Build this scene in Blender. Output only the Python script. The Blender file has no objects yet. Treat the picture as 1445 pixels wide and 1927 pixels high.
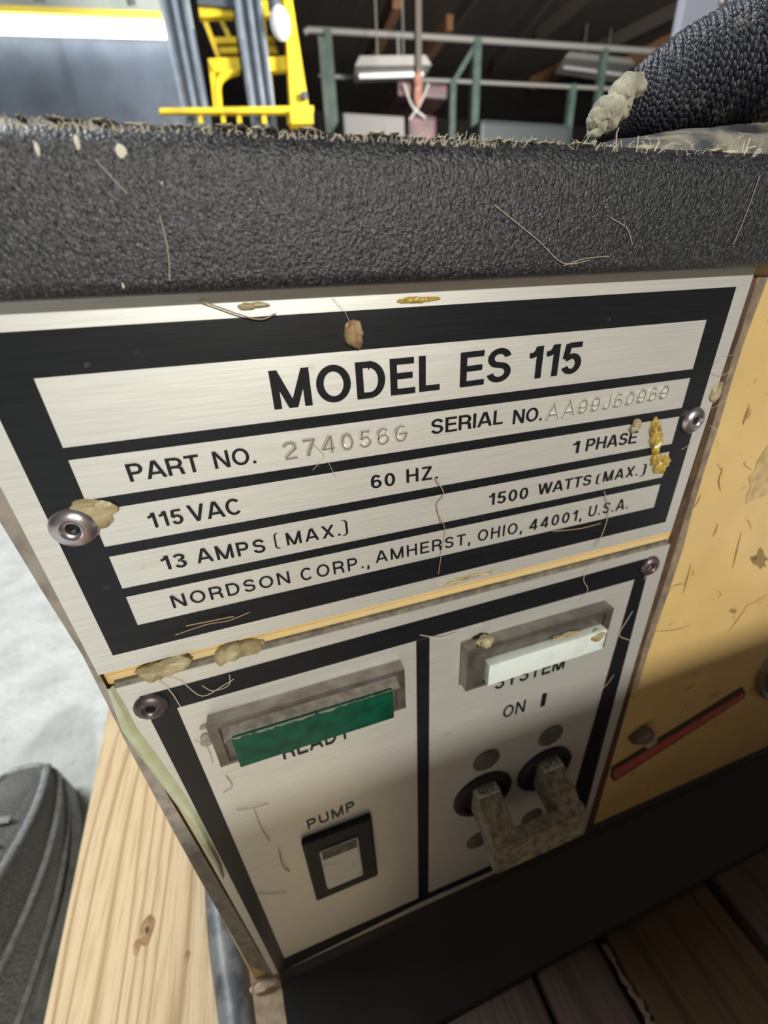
import bpy, bmesh, math, random
from mathutils import Vector, Matrix, noise
random.seed(7)
PI = math.pi
C = bpy.context.scene.collection

# ---------------------------------------------------------------- camera (solved from the name plate)
S = 0.12                                   # metres per unit "U" (U = width of the white bar on the name plate)
F, CX, CY = 782.21, 722.5, 963.5           # focal length in pixels of the 1445x1927 frame
RX = Vector((0.9503284206, -0.3075160981, -0.0480597794)).normalized()
FW = Vector((0.2520908791, 0.8510361167, -0.4606383797)).normalized()
DN = FW.cross(RX).normalized(); RX = DN.cross(FW).normalized()
CAM = Vector((0.2284938810, -0.5811807488, 0.0630498710)) * S
cd = bpy.data.cameras.new('camera'); cam = bpy.data.objects.new('camera', cd); C.objects.link(cam)
cam.matrix_world = Matrix(((RX.x, -DN.x, -FW.x, CAM.x), (RX.y, -DN.y, -FW.y, CAM.y), (RX.z, -DN.z, -FW.z, CAM.z), (0, 0, 0, 1)))
cd.sensor_fit = 'VERTICAL'; cd.sensor_height = 36; cd.lens = F * 36 / 1927
cd.clip_start = 0.005; cd.clip_end = 200
cd.dof.use_dof = True; cd.dof.focus_distance = 0.630 * S
cd.dof.aperture_fstop = cd.lens / 0.85
bpy.context.scene.camera = cam

# ---------------------------------------------------------------- world, lamps, exposure
sc = bpy.context.scene
w = bpy.data.worlds.new('world'); sc.world = w; w.use_nodes = True
bgn = w.node_tree.nodes['Background']
bgn.inputs[0].default_value = (0.90, 0.95, 1.0, 1); bgn.inputs[1].default_value = 0.10
def area(name, loc, target, sx, sy, power, col):
    l = bpy.data.lights.new(name, 'AREA'); l.shape = 'RECTANGLE'; l.size = sx; l.size_y = sy; l.energy = power; l.color = col
    o = bpy.data.objects.new(name, l); C.objects.link(o); o.location = loc
    o.rotation_euler = (Vector(target) - Vector(loc)).to_track_quat('-Z', 'Y').to_euler()
    return o
area('work_lamp', (0.18, -2.82, 1.20), (0.05, 0, -0.05), 0.22, 0.12, 96, (1.0, 0.975, 0.90))
area('hall_lamp', (-1.6, 0.9, 2.6), (-0.9, 0.7, -0.38), 1.2, 0.5, 130, (0.93, 0.97, 1.0))
area('ceiling_fill', (3.0, 1.5, 1.6), (3.6, 8.0, 3.4), 1.5, 0.6, 620, (1.0, 0.95, 0.88))  # fill added to brighten the dark ceiling, no fixture there
vs = sc.view_settings
vs.view_transform = 'Standard'; vs.look = 'None'; vs.gamma = 1; vs.use_curve_mapping = False
vs.exposure = 0.0

# ---------------------------------------------------------------- helpers: points of the place seen at a pixel
def ray(u, v): return (RX * ((u - CX) / F) + DN * ((v - CY) / F) + FW)
def atY(u, v, Y):                          # metres, on the plane y = Y
    r = ray(u, v); return CAM + r * ((Y - CAM.y) / r.y)
def atZ(u, v, Z):
    r = ray(u, v); return CAM + r * ((Z - CAM.z) / r.z)
def atP(u, v, P, N):
    r = ray(u, v); return CAM + r * ((P - CAM).dot(N) / r.dot(N))
def P2(u, v, d=0.0):                       # unit coordinates (x, z) on the front of the machine
    p = atY(u, v, -d * S); return (p.x / S, p.z / S)

# ---------------------------------------------------------------- helpers: objects
def link(name, me, mat, parent=None):
    o = bpy.data.objects.new(name, me); C.objects.link(o)
    if mat is not None:
        for m in (mat if isinstance(mat, (list, tuple)) else [mat]): me.materials.append(m)
    if parent is not None: o.parent = parent; o.matrix_parent_inverse = parent.matrix_world.inverted()
    return o
def obj(name, bm, mat, parent=None, smooth=False, label=None):
    bmesh.ops.recalc_face_normals(bm, faces=bm.faces)
    me = bpy.data.meshes.new(name); bm.to_mesh(me); bm.free()
    if smooth:
        for p in me.polygons: p.use_smooth = True
        try: me.set_sharp_from_angle(angle=math.radians(38))
        except Exception: pass
    o = link(name, me, mat, parent)
    if label: o['label'] = label
    return o
def thing(name, label, cat, loc=(0, 0, 0), group=None):
    o = bpy.data.objects.new(name, None); C.objects.link(o); o.location = loc
    o.matrix_world = Matrix.Translation(loc)
    o.empty_display_size = 0.02; o['label'] = label; o['category'] = cat
    if group: o['group'] = group
    return o
def tag(o, label, cat, group=None):
    o['label'] = label; o['category'] = cat
    if group: o['group'] = group
    return o
def struct(name, bm, mat, parent=None):
    o = obj(name, bm, mat, parent)
    if parent is None: o['kind'] = 'structure'
    return o
def box(bm, x0, x1, y0, y1, z0, z1, bev=0, k=1.0, seg=2):
    vs_ = [bm.verts.new((x * k, y * k, z * k)) for x in (x0, x1) for y in (y0, y1) for z in (z0, z1)]
    fs = [bm.faces.new([vs_[i] for i in q]) for q in ((0, 1, 3, 2), (4, 6, 7, 5), (0, 4, 5, 1), (2, 3, 7, 6), (0, 2, 6, 4), (1, 5, 7, 3))]
    if bev:
        es = {e for f in fs for e in f.edges}
        bmesh.ops.bevel(bm, geom=list(es), offset=bev * k, segments=seg, affect='EDGES', profile=0.6)
    return bm
def nbox(*a, **k): bm = bmesh.new(); return box(bm, *a, **k)
def hexa(bm, p):                            # 8 points: bottom 4 then top 4
    v = [bm.verts.new(q) for q in p]
    for q in ((3, 2, 1, 0), (4, 5, 6, 7), (0, 1, 5, 4), (1, 2, 6, 5), (2, 3, 7, 6), (3, 0, 4, 7)): bm.faces.new([v[i] for i in q])
    return bm
def prism(bm, pts, axis, a, b, k=1.0):      # polygon pts extruded along axis from a to b
    def mk(p, t):
        return {'x': (t, p[0], p[1]), 'y': (p[0], t, p[1]), 'z': (p[0], p[1], t)}[axis]
    A = [bm.verts.new(Vector(mk(p, a)) * k) for p in pts]; B = [bm.verts.new(Vector(mk(p, b)) * k) for p in pts]
    bm.faces.new(A); bm.faces.new(B[::-1])
    for i in range(len(pts)):
        j = (i + 1) % len(pts); bm.faces.new((A[i], B[i], B[j], A[j]))
    return bm
def beam(bm, a, b, w, h=None, up=(0, 0, 1)):
    a, b = Vector(a), Vector(b); h = h or w; d = (b - a).normalized(); s = d.cross(Vector(up))
    if s.length < 1e-3: s = d.cross(Vector((1, 0, 0)))
    s.normalize(); t = s.cross(d).normalized(); s = s * w / 2; t = t * h / 2
    return hexa(bm, [a - s - t, a + s - t, a + s + t, a - s + t, b - s - t, b + s - t, b + s + t, b - s + t])
def tube(bm, pts, r, n=10, cap=True):
    pts = [Vector(p) for p in pts]; R = r if isinstance(r, (list, tuple)) else [r] * len(pts)
    rings = []; ref = None
    for i, p in enumerate(pts):
        d = (pts[min(i + 1, len(pts) - 1)] - pts[max(i - 1, 0)]).normalized()
        if ref is None: ref = d.cross(Vector((0.13, 0.27, 1))).normalized()
        ref = (ref - d * ref.dot(d)).normalized(); b = d.cross(ref)
        rings.append([bm.verts.new(p + (ref * math.cos(2 * PI * k / n) + b * math.sin(2 * PI * k / n)) * R[i]) for k in range(n)])
    for A, B in zip(rings, rings[1:]):
        for k in range(n): bm.faces.new((A[k], A[(k + 1) % n], B[(k + 1) % n], B[k]))
    if cap: bm.faces.new(rings[0][::-1]); bm.faces.new(rings[-1])
    return bm
def lathe(bm, prof, n=28, mat=None, cap0=False, cap1=False):   # prof: (radius, h) around local z
    M_ = mat or Matrix.Identity(4); rings = []
    for r, h in prof:
        rings.append([bm.verts.new(M_ @ Vector((r * math.cos(2 * PI * k / n), r * math.sin(2 * PI * k / n), h))) for k in range(n)])
    for A, B in zip(rings, rings[1:]):
        for k in range(n): bm.faces.new((A[k], A[(k + 1) % n], B[(k + 1) % n], B[k]))
    if cap0: bm.faces.new(rings[0][::-1])
    if cap1: bm.faces.new(rings[-1])
    return bm
def front(x, z, d=0.0):                     # frame whose local z sticks out of the machine's front at (x, z) [U]
    return Matrix.Translation(Vector((x, -d, z)) * S) @ Matrix.Rotation(PI / 2, 4, 'X')
def catmull(P, n):
    P = [Vector(p) for p in P]; Q = [2 * P[0] - P[1]] + P + [2 * P[-1] - P[-2]]; out = []
    for i in range(1, len(Q) - 2):
        for k in range(n):
            t = k / n; a, b, c, d = Q[i - 1:i + 3]
            out.append(0.5 * ((2 * b) + (c - a) * t + (2 * a - 5 * b + 4 * c - d) * t * t + (3 * b - a - 3 * c + d) * t ** 3))
    out.append(P[-1]); return out
def blob(bm, c, sx, sy, sz, seed=0, sub=3, amp=0.35, fr=1.6):
    r = bmesh.ops.create_icosphere(bm, subdivisions=sub, radius=1)
    for v in r['verts']:
        n_ = noise.noise(v.co * fr + Vector((seed * 7.1, seed * 3.3, 0))) + .5 * noise.noise(v.co * fr * 2.7 + Vector((seed, 5, seed)))
        q = v.co * (1 + amp * n_); v.co = Vector((q.x * sx, q.y * sy, q.z * sz)) + Vector(c)
    return bm

# ---------------------------------------------------------------- helpers: materials
def mat(name, col, rough=0.5, metal=0.0, col2=None, scale=400.0, bump=0.0, bscale=None, stretch=None, mix=(0.4, 0.65),
        stain=None, stain_scale=60.0, stain_rng=(0.6, 0.72), detail=6, emit=None, spec=0.5, sheen=0, coat=0, dust=None, dust_scale=500, dust_rng=(.62, .7)):
    m = bpy.data.materials.new(name); m.use_nodes = True; nt = m.node_tree; N = nt.nodes; L = nt.links
    b = N['Principled BSDF']; b.inputs['Roughness'].default_value = rough; b.inputs['Metallic'].default_value = metal
    b.inputs['Specular IOR Level'].default_value = spec; b.inputs['Coat Weight'].default_value = coat
    b.inputs['Sheen Weight'].default_value = sheen
    tc = N.new('ShaderNodeTexCoord'); mp = N.new('ShaderNodeMapping'); L.new(tc.outputs['Object'], mp.inputs[0])
    if stretch: mp.inputs['Scale'].default_value = stretch
    c_out = None
    def noise_(sc_, vec, det=detail):
        n = N.new('ShaderNodeTexNoise'); n.inputs['Scale'].default_value = sc_; n.inputs['Detail'].default_value = det; L.new(vec, n.inputs['Vector']); return n
    def ramp(src, a, b_):
        r = N.new('ShaderNodeMapRange'); r.inputs['From Min'].default_value = a; r.inputs['From Max'].default_value = b_; L.new(src, r.inputs['Value']); return r.outputs[0]
    def mixc(fac, A, B):
        x = N.new('ShaderNodeMix'); x.data_type = 'RGBA'; L.new(fac, x.inputs['Factor'])
        for s_, i in ((A, 6), (B, 7)):
            if isinstance(s_, (tuple, list)): x.inputs[i].default_value = (*s_, 1)
            else: L.new(s_, x.inputs[i])
        return x.outputs[2]
    b.inputs['Base Color'].default_value = (*col, 1)
    if col2 is not None:
        n = noise_(scale, mp.outputs[0]); c_out = mixc(ramp(n.outputs[0], *mix), col, col2)
    if stain is not None:
        n = noise_(stain_scale, tc.outputs['Object']); c_out = mixc(ramp(n.outputs[0], *stain_rng), c_out or col, stain)
    if dust is not None:
        n = noise_(dust_scale, tc.outputs['Object']); c_out = mixc(ramp(n.outputs[0], *dust_rng), c_out or col, dust)
    if c_out is not None: L.new(c_out, b.inputs['Base Color'])
    if bump:
        n = noise_(bscale or scale, mp.outputs[0]); bp = N.new('ShaderNodeBump'); bp.inputs['Strength'].default_value = 1.0
        bp.inputs['Distance'].default_value = bump; L.new(n.outputs[0], bp.inputs['Height']); L.new(bp.outputs[0], b.inputs['Normal'])
    if emit: b.inputs['Emission Color'].default_value = (*emit[0], 1); b.inputs['Emission Strength'].default_value = emit[1]
    return m
M = {}
M['alu'] = mat('brushed_aluminium', (.74, .73, .68), .47, .68, col2=(.63, .62, .58), scale=2600, stretch=(.03, 1, 1), bump=.000012, mix=(.3, .7),
               stain=(.50, .44, .34), stain_scale=150, stain_rng=(.68, .85))
M['alu_edge'] = mat('worn_aluminium', (.62, .61, .57), .5, .6, col2=(.45, .42, .38), scale=200)
M['ink'] = mat('black_print', (.004, .005, .0065), .36, 0, spec=.3, col2=(.009, .010, .013), scale=2600, stretch=(.035, 1, 1), bump=.000010, mix=(.3, .7),
               dust=(.10, .09, .075), dust_scale=240, dust_rng=(.70, .84))
M['letter'] = mat('black_letter_print', (.014, .015, .018), .45)
M['groove'] = mat('dirt_in_stamped_groove', (.21, .145, .085), .8)
M['cream'] = mat('cream_enamel', (.60, .415, .165), .38, 0, col2=(.53, .36, .14), scale=45, mix=(.35, .7), stain=(.33, .21, .06), stain_scale=170, stain_rng=(.66, .72), bump=.00006, bscale=260,
                 dust=(.16, .11, .05), dust_scale=800, dust_rng=(.68, .76))
M['cream_dirty'] = mat('dirty_cream_enamel', (.46, .35, .24), .7, 0, col2=(.27, .19, .13), scale=260, mix=(.4, .7), bump=.00008, bscale=400)
M['film'] = mat('yellowed_film', (.42, .45, .30), .35, 0, col2=(.36, .34, .19), scale=140)
M['lid'] = mat('black_crinkle_coating', (.009, .010, .012), .34, 0, col2=(.050, .050, .055), scale=1600, mix=(.45, .72), bump=.00028, bscale=2300, detail=3,
               dust=(.15, .145, .14), dust_scale=2600, dust_rng=(.60, .72))
M['black'] = mat('black_enamel', (.006, .0065, .008), .6, 0, col2=(.011, .011, .011), scale=60, dust=(.08, .075, .06), dust_scale=900, dust_rng=(.74, .80))
M['rubber'] = mat('black_plastic', (.007, .007, .008), .6, 0, spec=.3, col2=(.028, .025, .02), scale=420, mix=(.55, .75))
M['steel'] = mat('dull_steel', (.36, .34, .32), .38, .85, col2=(.22, .19, .16), scale=350, bump=.00003)
M['frame'] = mat('grimy_chrome', (.21, .19, .17), .32, .7, col2=(.11, .09, .07), scale=160, mix=(.4, .7), bump=.00004)
M['green'] = mat('green_lens', (.0006, .058, .031), .4, 0, spec=.3, col2=(.0006, .034, .019), scale=300, bump=.00004)
M['white_lens'] = mat('white_lens', (.62, .68, .64), .4, 0, col2=(.45, .46, .40), scale=160, mix=(.5, .75))
M['ivory'] = mat('ivory_rocker', (.62, .60, .52), .35, 0, col2=(.42, .38, .30), scale=260, mix=(.55, .75))
M['toggle'] = mat('grimy_toggle', (.30, .25, .175), .8, 0, col2=(.13, .10, .06), scale=420, mix=(.38, .66), bump=.0004, bscale=900)
M['toggle_top'] = mat('toggle_white', (.52, .48, .40), .7, 0, col2=(.26, .22, .16), scale=900)
M['glue'] = mat('dried_glue', (.40, .335, .19), .42, 0, col2=(.24, .18, .085), scale=300, mix=(.4, .7), bump=.0003, bscale=700)
M['amber'] = mat('amber_glue', (.46, .33, .08), .22, 0, col2=(.36, .23, .03), scale=260, mix=(.35, .6), bump=.0004, bscale=420, coat=.6)
M['dust'] = mat('dust_fibre', (.52, .46, .34), .9)
M['speck'] = mat('pale_speck', (.62, .58, .48), .8)
M['red'] = mat('red_strip', (.50, .085, .065), .5, 0, col2=(.34, .08, .06), scale=300)
M['slot'] = mat('slot_shadow', (.04, .022, .014), .7)
M['brownhole'] = mat('brown_cavity', (.06, .028, .012), .5)
M['pine'] = None
M['darkwood'] = None
def wood(name, a, b_, ring, rough=.7, ang=0, darker=None, bump=.0004, rs=1.0):
    m = bpy.data.materials.new(name); m.use_nodes = True; nt = m.node_tree; N = nt.nodes; L = nt.links
    b = N['Principled BSDF']; b.inputs['Roughness'].default_value = rough
    tc = N.new('ShaderNodeTexCoord'); mp = N.new('ShaderNodeMapping'); L.new(tc.outputs['Object'], mp.inputs[0])
    mp.inputs['Rotation'].default_value = (0, 0, ang); mp.inputs['Scale'].default_value = (1, .07, 1)
    n0 = N.new('ShaderNodeTexNoise'); n0.inputs['Scale'].default_value = 26 * rs; n0.inputs['Detail'].default_value = 2; L.new(mp.outputs[0], n0.inputs['Vector'])
    sb = N.new('ShaderNodeVectorMath'); sb.operation = 'MULTIPLY_ADD'; sb.inputs[1].default_value = (.055, 0, 0); L.new(n0.outputs['Color'], sb.inputs[0]); L.new(mp.outputs[0], sb.inputs[2])
    wv = N.new('ShaderNodeTexWave'); wv.bands_direction = 'X'; wv.inputs['Scale'].default_value = ring; wv.inputs['Distortion'].default_value = 1.5
    wv.inputs['Detail'].default_value = 2; wv.inputs['Detail Scale'].default_value = .6; L.new(sb.outputs[0], wv.inputs['Vector'])
    pw = N.new('ShaderNodeMath'); pw.operation = 'POWER'; pw.inputs[1].default_value = 7; L.new(wv.outputs['Fac'], pw.inputs[0])
    fine = N.new('ShaderNodeTexNoise'); fine.inputs['Scale'].default_value = 600 * rs; fine.inputs['Detail'].default_value = 4; L.new(mp.outputs[0], fine.inputs['Vector'])
    m1 = N.new('ShaderNodeMix'); m1.data_type = 'RGBA'; m1.inputs[6].default_value = (*a, 1); m1.inputs[7].default_value = (*b_, 1); L.new(pw.outputs[0], m1.inputs[0])
    rr = N.new('ShaderNodeMapRange'); rr.inputs['From Min'].default_value = .5; rr.inputs['From Max'].default_value = .8; L.new(fine.outputs[0], rr.inputs[0])
    m2 = N.new('ShaderNodeMix'); m2.data_type = 'RGBA'; m2.inputs[7].default_value = (*(darker or b_), 1); L.new(rr.outputs[0], m2.inputs[0]); L.new(m1.outputs[2], m2.inputs[6])
    L.new(m2.outputs[2], b.inputs['Base Color'])
    bp = N.new('ShaderNodeBump'); bp.inputs['Distance'].default_value = bump; L.new(fine.outputs[0], bp.inputs['Height']); L.new(bp.outputs[0], b.inputs['Normal'])
    return m
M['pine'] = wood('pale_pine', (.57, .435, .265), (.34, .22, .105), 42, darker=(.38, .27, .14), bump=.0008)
M['pine_shaded'] = wood('shaded_brown_board', (.085, .052, .036), (.05, .029, .019), 16, darker=(.045, .026, .016), ang=0)  # brown wood with the shade on these boards darkened into its colour
M['pine_orange'] = wood('shaded_orange_board', (.080, .042, .016), (.045, .022, .008), 18, ang=.5, darker=(.035, .018, .007))  # orange-brown wood, shade darkened into its colour as well
M['knot'] = mat('knot_wood', (.22, .12, .05), .7, 0, col2=(.36, .22, .10), scale=300)
M['concrete'] = mat('pale_concrete', (.60, .61, .58), .85, 0, col2=(.44, .45, .43), scale=18, mix=(.35, .7), bump=.004, bscale=60,
                    dust=(.30, .30, .28), dust_scale=90, dust_rng=(.62, .8))

# ================================================================ THE SETTING (metres)
FL = -0.40
struct('floor', nbox(-9, 14, -6, 14, FL - .1, FL), M['concrete'])
M['rooftin'] = mat('dark_ceiling_boards', (.030, .024, .021), .85, 0, col2=(.045, .036, .030), scale=3, stretch=(6, .3, 1))
M['joist'] = mat('lit_brown_joist', (.26, .135, .070), .8, 0, col2=(.17, .085, .045), scale=20)  # lit stretches of the rafters, their light painted into the brown
M['joist_dark'] = mat('dark_joist', (.055, .046, .040), .8)
M['wall_dark'] = mat('dark_wall_sheet', (.040, .036, .035), .85, 0, col2=(.028, .025, .025), scale=4)
M['wall_blue'] = mat('blue_grey_sheet', (.10, .125, .17), .5, 0, col2=(.07, .09, .125), scale=5)
CE = 4.3
ceil = struct('ceiling', nbox(-9, 14, -.5, 14, CE, CE + .1), M['rooftin'])
for (u0, v0, u1, v1, wd, mk) in ((748, 0, 700, 108, .16, 'joist'), (848, 42, 798, 110, .15, 'joist'), (1098, 112, 1000, 158, .15, 'joist'), (1262, 78, 1180, 120, .15, 'joist'),
                                 (1058, -40, 930, 120, .07, 'joist_dark'), (1290, 10, 1090, 110, .08, 'joist_dark'), (1130, -30, 1010, 70, .07, 'joist_dark'), (905, -30, 830, 80, .06, 'joist_dark')):
    a = atZ(u0, v0, CE - .1); b = atZ(u1, v1, CE - .1)
    b.x = a.x + (b.x - a.x) * .8 if False else b.x
    bm = bmesh.new(); beam(bm, a, b, wd, .2); obj('joist', bm, M[mk], ceil)
struct('wall_back', nbox(-9, 14, 13.9, 14, FL, CE), M['wall_dark'])
struct('wall_left', nbox(-9, -8.9, -6, 14, FL, CE), M['wall_dark'])
struct('wall_right', nbox(14, 14.1, -6, 14, FL, CE), M['wall_dark'])
# partition of blue-grey sheets behind the strip light, left of the forklift
pw = thing('partition_wall', 'blue-grey sheet metal partition behind the long strip light', 'wall', (-2.4, 4.8, FL))
del pw['category']; del pw['label']; pw['kind'] = 'structure'; pw.name = 'wall_partition'
for i in range(6):
    x0 = atY(382, 150, 4.8).x - (6 - i) * .98
    obj('sheet', nbox(x0, x0 + .97, 4.80, 4.83, FL, 3.4, bev=.006), M['wall_blue'], pw)
    obj('rib', nbox(x0 + .965, x0 + .985, 4.792, 4.80, FL, 3.4), M['wall_blue'], pw)

obj('glow_sheet', nbox(atY(382, 150, 4.8).x - 5.9, atY(382, 150, 4.8).x, 4.785, 4.80, atY(150, 34, 4.79).z, 3.41), mat('painted_wall_glow', (.42, .47, .46), .6, 0, col2=(.34, .39, .39), scale=4), pw, label='wall above the strip light, its glow painted pale')  # the strip light's glow on the wall, painted as a paler sheet
# strip light
YL = 4.70
t = thing('strip_light', 'long glowing white strip light with a yellow edge, on the blue-grey wall', 'lamp', tuple(atY(150, 60, YL)))
A0 = atY(-160, 42, YL); A1 = atY(313, 57, YL)
M['tube_glow'] = mat('glowing_tube', (1, 1, 1), .5, emit=((.93, .97, 1.0), 5.0))
M['yellow_lip'] = mat('yellow_reflector', (.85, .66, .10), .5)
bm = bmesh.new(); tube(bm, [A0, A1], .046, 14); obj('lamp_tube', bm, M['tube_glow'], t, True)
bm = bmesh.new(); beam(bm, A0 + Vector((0, .03, .075)), A1 + Vector((0, .03, .075)), .10, .035); obj('reflector', bm, M['yellow_lip'], t, label='yellow reflector lip')
for q in (.12, .5, .88):
    p = A0.lerp(A1, q); bm = bmesh.new(); tube(bm, [p + Vector((0, .05, .15)), Vector((p.x, p.y + .05, CE))], .012, 8); obj('hanger_rod', bm, M['steel'], t)

# ---------------------------------------------------------------- forklift
YF = 3.5
M['fork_yellow'] = mat('forklift_yellow', (.78, .56, .015), .45, 0, col2=(.62, .43, .02), scale=9, stain=(.25, .17, .03), stain_scale=22, stain_rng=(.66, .75))
M['mast'] = mat('mast_steel', (.22, .265, .32), .4, .3, col2=(.16, .19, .23), scale=14)
M['mast_dark'] = mat('mast_recess', (.055, .065, .085), .6)
M['lamp_white'] = mat('headlamp_glass', (.85, .86, .90), .2)
t = thing('forklift', 'yellow forklift with grey mast standing behind the machine, left of the green posts', 'forklift', (0.35, YF, FL))
def quadY(name, px, Y, dep, m, par, label=None):
    bm = bmesh.new(); f = [atY(u, v, Y) for u, v in px]; hexa(bm, f + [p + Vector((0, dep, 0)) for p in f]); return obj(name, bm, m, par, label=label)
def mast(uT0, uT1, vb, uB0, uB1):
    TL, TR, BL, BR = atY(uT0, -60, YF), atY(uT1, -60, YF), atY(uB0, vb, YF), atY(uB1, vb, YF)
    xl = (TL.x + BL.x) / 2; xr = (TR.x + BR.x) / 2; wd = xr - xl; zt = 2.1
    par = t
    bm = bmesh.new(); box(bm, xl, xr, YF, YF + .10, FL + .02, zt, bev=.008); o = obj('mast_rail', bm, M['mast'], par, label='grey steel mast rail with raised ribs')
    for q, ww, mm in ((.05, .12, 'mast'), (.30, .10, 'mast_dark'), (.47, .14, 'mast'), (.68, .08, 'mast_dark'), (.86, .13, 'mast')):
        bm = bmesh.new(); dp = .03 if mm == 'mast' else .006
        box(bm, xl + wd * q, xl + wd * (q + ww), YF - dp, YF, FL + .05, zt - .02, bev=.004); obj('rib', bm, M[mm], o)
    return xl, xr
xa, xb = mast(298, 350, 205, 330, 382)
xc, xd = mast(443, 493, 205, 460, 508)
quadY('mast_crossmember', [(370, -30), (443, -30), (443, 14), (372, 8)], YF + .02, .05, M['mast_dark'], t)
quadY('guard_plate', [(372, 3), (437, 2), (440, 29), (376, 32)], YF + .05, .05, M['fork_yellow'], t)
quadY('guard_plate', [(490, 0), (534, 0), (536, 24), (496, 30)], YF + .05, .05, M['fork_yellow'], t)
for a, b, w_ in (((383, 32), (412, 110), .025), ((412, 30), (432, 72), .02), ((495, 30), (512, 190), .02)):
    bm = bmesh.new(); beam(bm, atY(*a, YF + .12), atY(*b, YF + .12), w_, .03, up=(0, 1, 0)); obj('guard_bar', bm, M['fork_yellow'], t)
for px in ([(402, 70), (444, 69), (446, 80), (407, 81)], [(412, 89), (446, 88), (448, 98), (416, 99)], [(497, 68), (515, 68), (517, 78), (499, 79)], [(500, 86), (520, 86), (523, 97), (502, 97)]):
    quadY('guard_slat', px, YF + .1, .03, M['fork_yellow'], t)
quadY('carriage_plate', [(391, 110), (449, 107), (453, 131), (396, 136)], YF + .05, .05, M['fork_yellow'], t)
quadY('carriage_plate', [(501, 108), (540, 105), (543, 131), (505, 134)], YF + .05, .05, M['fork_yellow'], t)
bm = bmesh.new(); pts = catmull([atY(447, 133, YF + .06), atY(424, 141, YF + .06), atY(410, 160, YF + .06), atY(412, 205, YF + .06)], 8); tube(bm, pts, .022, 8); obj('carriage_brace', bm, M['fork_yellow'], t, True)
quadY('carriage_side', [(392, 112), (404, 135), (413, 205), (402, 205)], YF + .05, .04, M['fork_yellow'], t)
quadY('carriage_side', [(505, 130), (511, 130), (517, 205), (508, 205)], YF + .09, .04, M['fork_yellow'], t)
# right pillar with headlamp
quadY('pillar', [(533, -30), (545, -30), (585, 226), (549, 226)], YF - .02, .09, M['fork_yellow'], t, 'yellow pillar with black bolt')
P0 = atY(527, 44, YF - .06)
bm = bmesh.new(); r_ = bmesh.ops.create_uvsphere(bm, u_segments=20, v_segments=12, radius=1)
for v in r_['verts']: v.co = Vector((v.co.x * .058, v.co.y * .05, v.co.z * .075)) + P0
obj('headlamp', bm, M['lamp_white'], t, True, 'white oval headlamp')
bm = bmesh.new(); lathe(bm, [(.035, 0), (.035, .05)], 16, Matrix.Translation(P0 + Vector((-.02, .02, .06))), True, True); obj('lamp_bracket', bm, M['mast_dark'], t)
bm = bmesh.new(); lathe(bm, [(.022, 0), (.022, .03), (.010, .036)], 12, Matrix.Translation(atY(571, 183, YF - .02)) @ Matrix.Rotation(PI / 2, 4, 'X'), False, True); obj('bolt', bm, M['mast_dark'], t)
# dash rail at the bottom
quadY('front_rail', [(300, 203), (590, 199), (590, 211), (300, 212)], YF - .12, .05, M['fork_yellow'], t)
for u in (372, 415, 445, 492, 540):
    quadY('rail_post', [(u, 209), (u + 8, 209), (u + 10, 232), (u + 2, 232)], YF - .09, .03, M['fork_yellow'], t)
quadY('pillar_foot', [(545, 205), (588, 203), (590, 232), (549, 232)], YF - .15, .1, M['fork_yellow'], t)
bx0 = xa - .1; bm = bmesh.new(); box(bm, bx0, P0.x + .15, YF + .12, YF + 1.5, FL + .15, .75, bev=.05); obj('hull', bm, M['fork_yellow'], t, True)
for x in (bx0 + .05, P0.x - .05):
    for y in (YF + .3, YF + 1.25):
        bm = bmesh.new(); lathe(bm, [(.08, -.08), (.2, -.08), (.22, -.04), (.22, .04), (.2, .08), (.08, .08)], 24, Matrix.Translation((x, y, FL + .22)) @ Matrix.Rotation(PI / 2, 4, 'Y'), True, True); obj('wheel', bm, M['rubber'], t, True)
for x in (xa + .1, xd - .05):
    bm = bmesh.new(); box(bm, x, x + .1, YF - .9, YF, FL + .04, FL + .08, bev=.01); obj('fork', bm, M['mast_dark'], t)

# ---------------------------------------------------------------- mezzanine railing
M['green_post'] = mat('green_painted_steel', (.075, .115, .10), .5, 0, col2=(.05, .08, .07), scale=9)
M['rail_white'] = mat('grey_white_rail', (.20, .20, .19), .5)
ZR = 3.05
R0 = atZ(575, 57, ZR); R1 = atZ(1240, 97, ZR); RN = (R1 - R0).cross(Vector((0, 0, 1))).normalized()
t = thing('mezzanine_railing', 'green-posted railing with pale top rail under the dark ceiling', 'railing', (R0.x, R0.y, FL))
def onR(u, v): return atP(u, v, R0, RN)
def rtube(name, pts, r, m, lab=None):
    bm = bmesh.new(); tube(bm, pts, r, 10); o = obj(name, bm, m, t, True)
    if lab: o['label'] = lab
    return o
rtube('top_rail', [onR(572, 62), onR(580, 56), onR(700, 63), onR(960, 79), onR(1240, 97), onR(1300, 101)], .035, M['rail_white'])
rtube('mid_rail', [onR(600, 143), onR(860, 153), onR(1130, 166), onR(1260, 172)], .025, M['rail_white'])
rtube('rail_post', [onR(748, 60), onR(750, 121)], .022, M['rail_white'])
def post(u0, v0, r=.05):
    a = onR(u0, v0); a2 = Vector((a.x, a.y, FL)); bm = bmesh.new(); box(bm, a.x - r, a.x + r, a.y - r, a.y + r, FL, a.z, bev=.006); obj('post', bm, M['green_post'], t)
post(897, 72, .055); post(1138, 93, .045); post(604, 72, .055); post(615, 58, .05); post(851, 152, .045); post(1078, 160, .045)
bm = bmesh.new(); beam(bm, onR(900, 76), onR(851, 158), .06); obj('brace', bm, M['green_post'], t)
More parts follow.
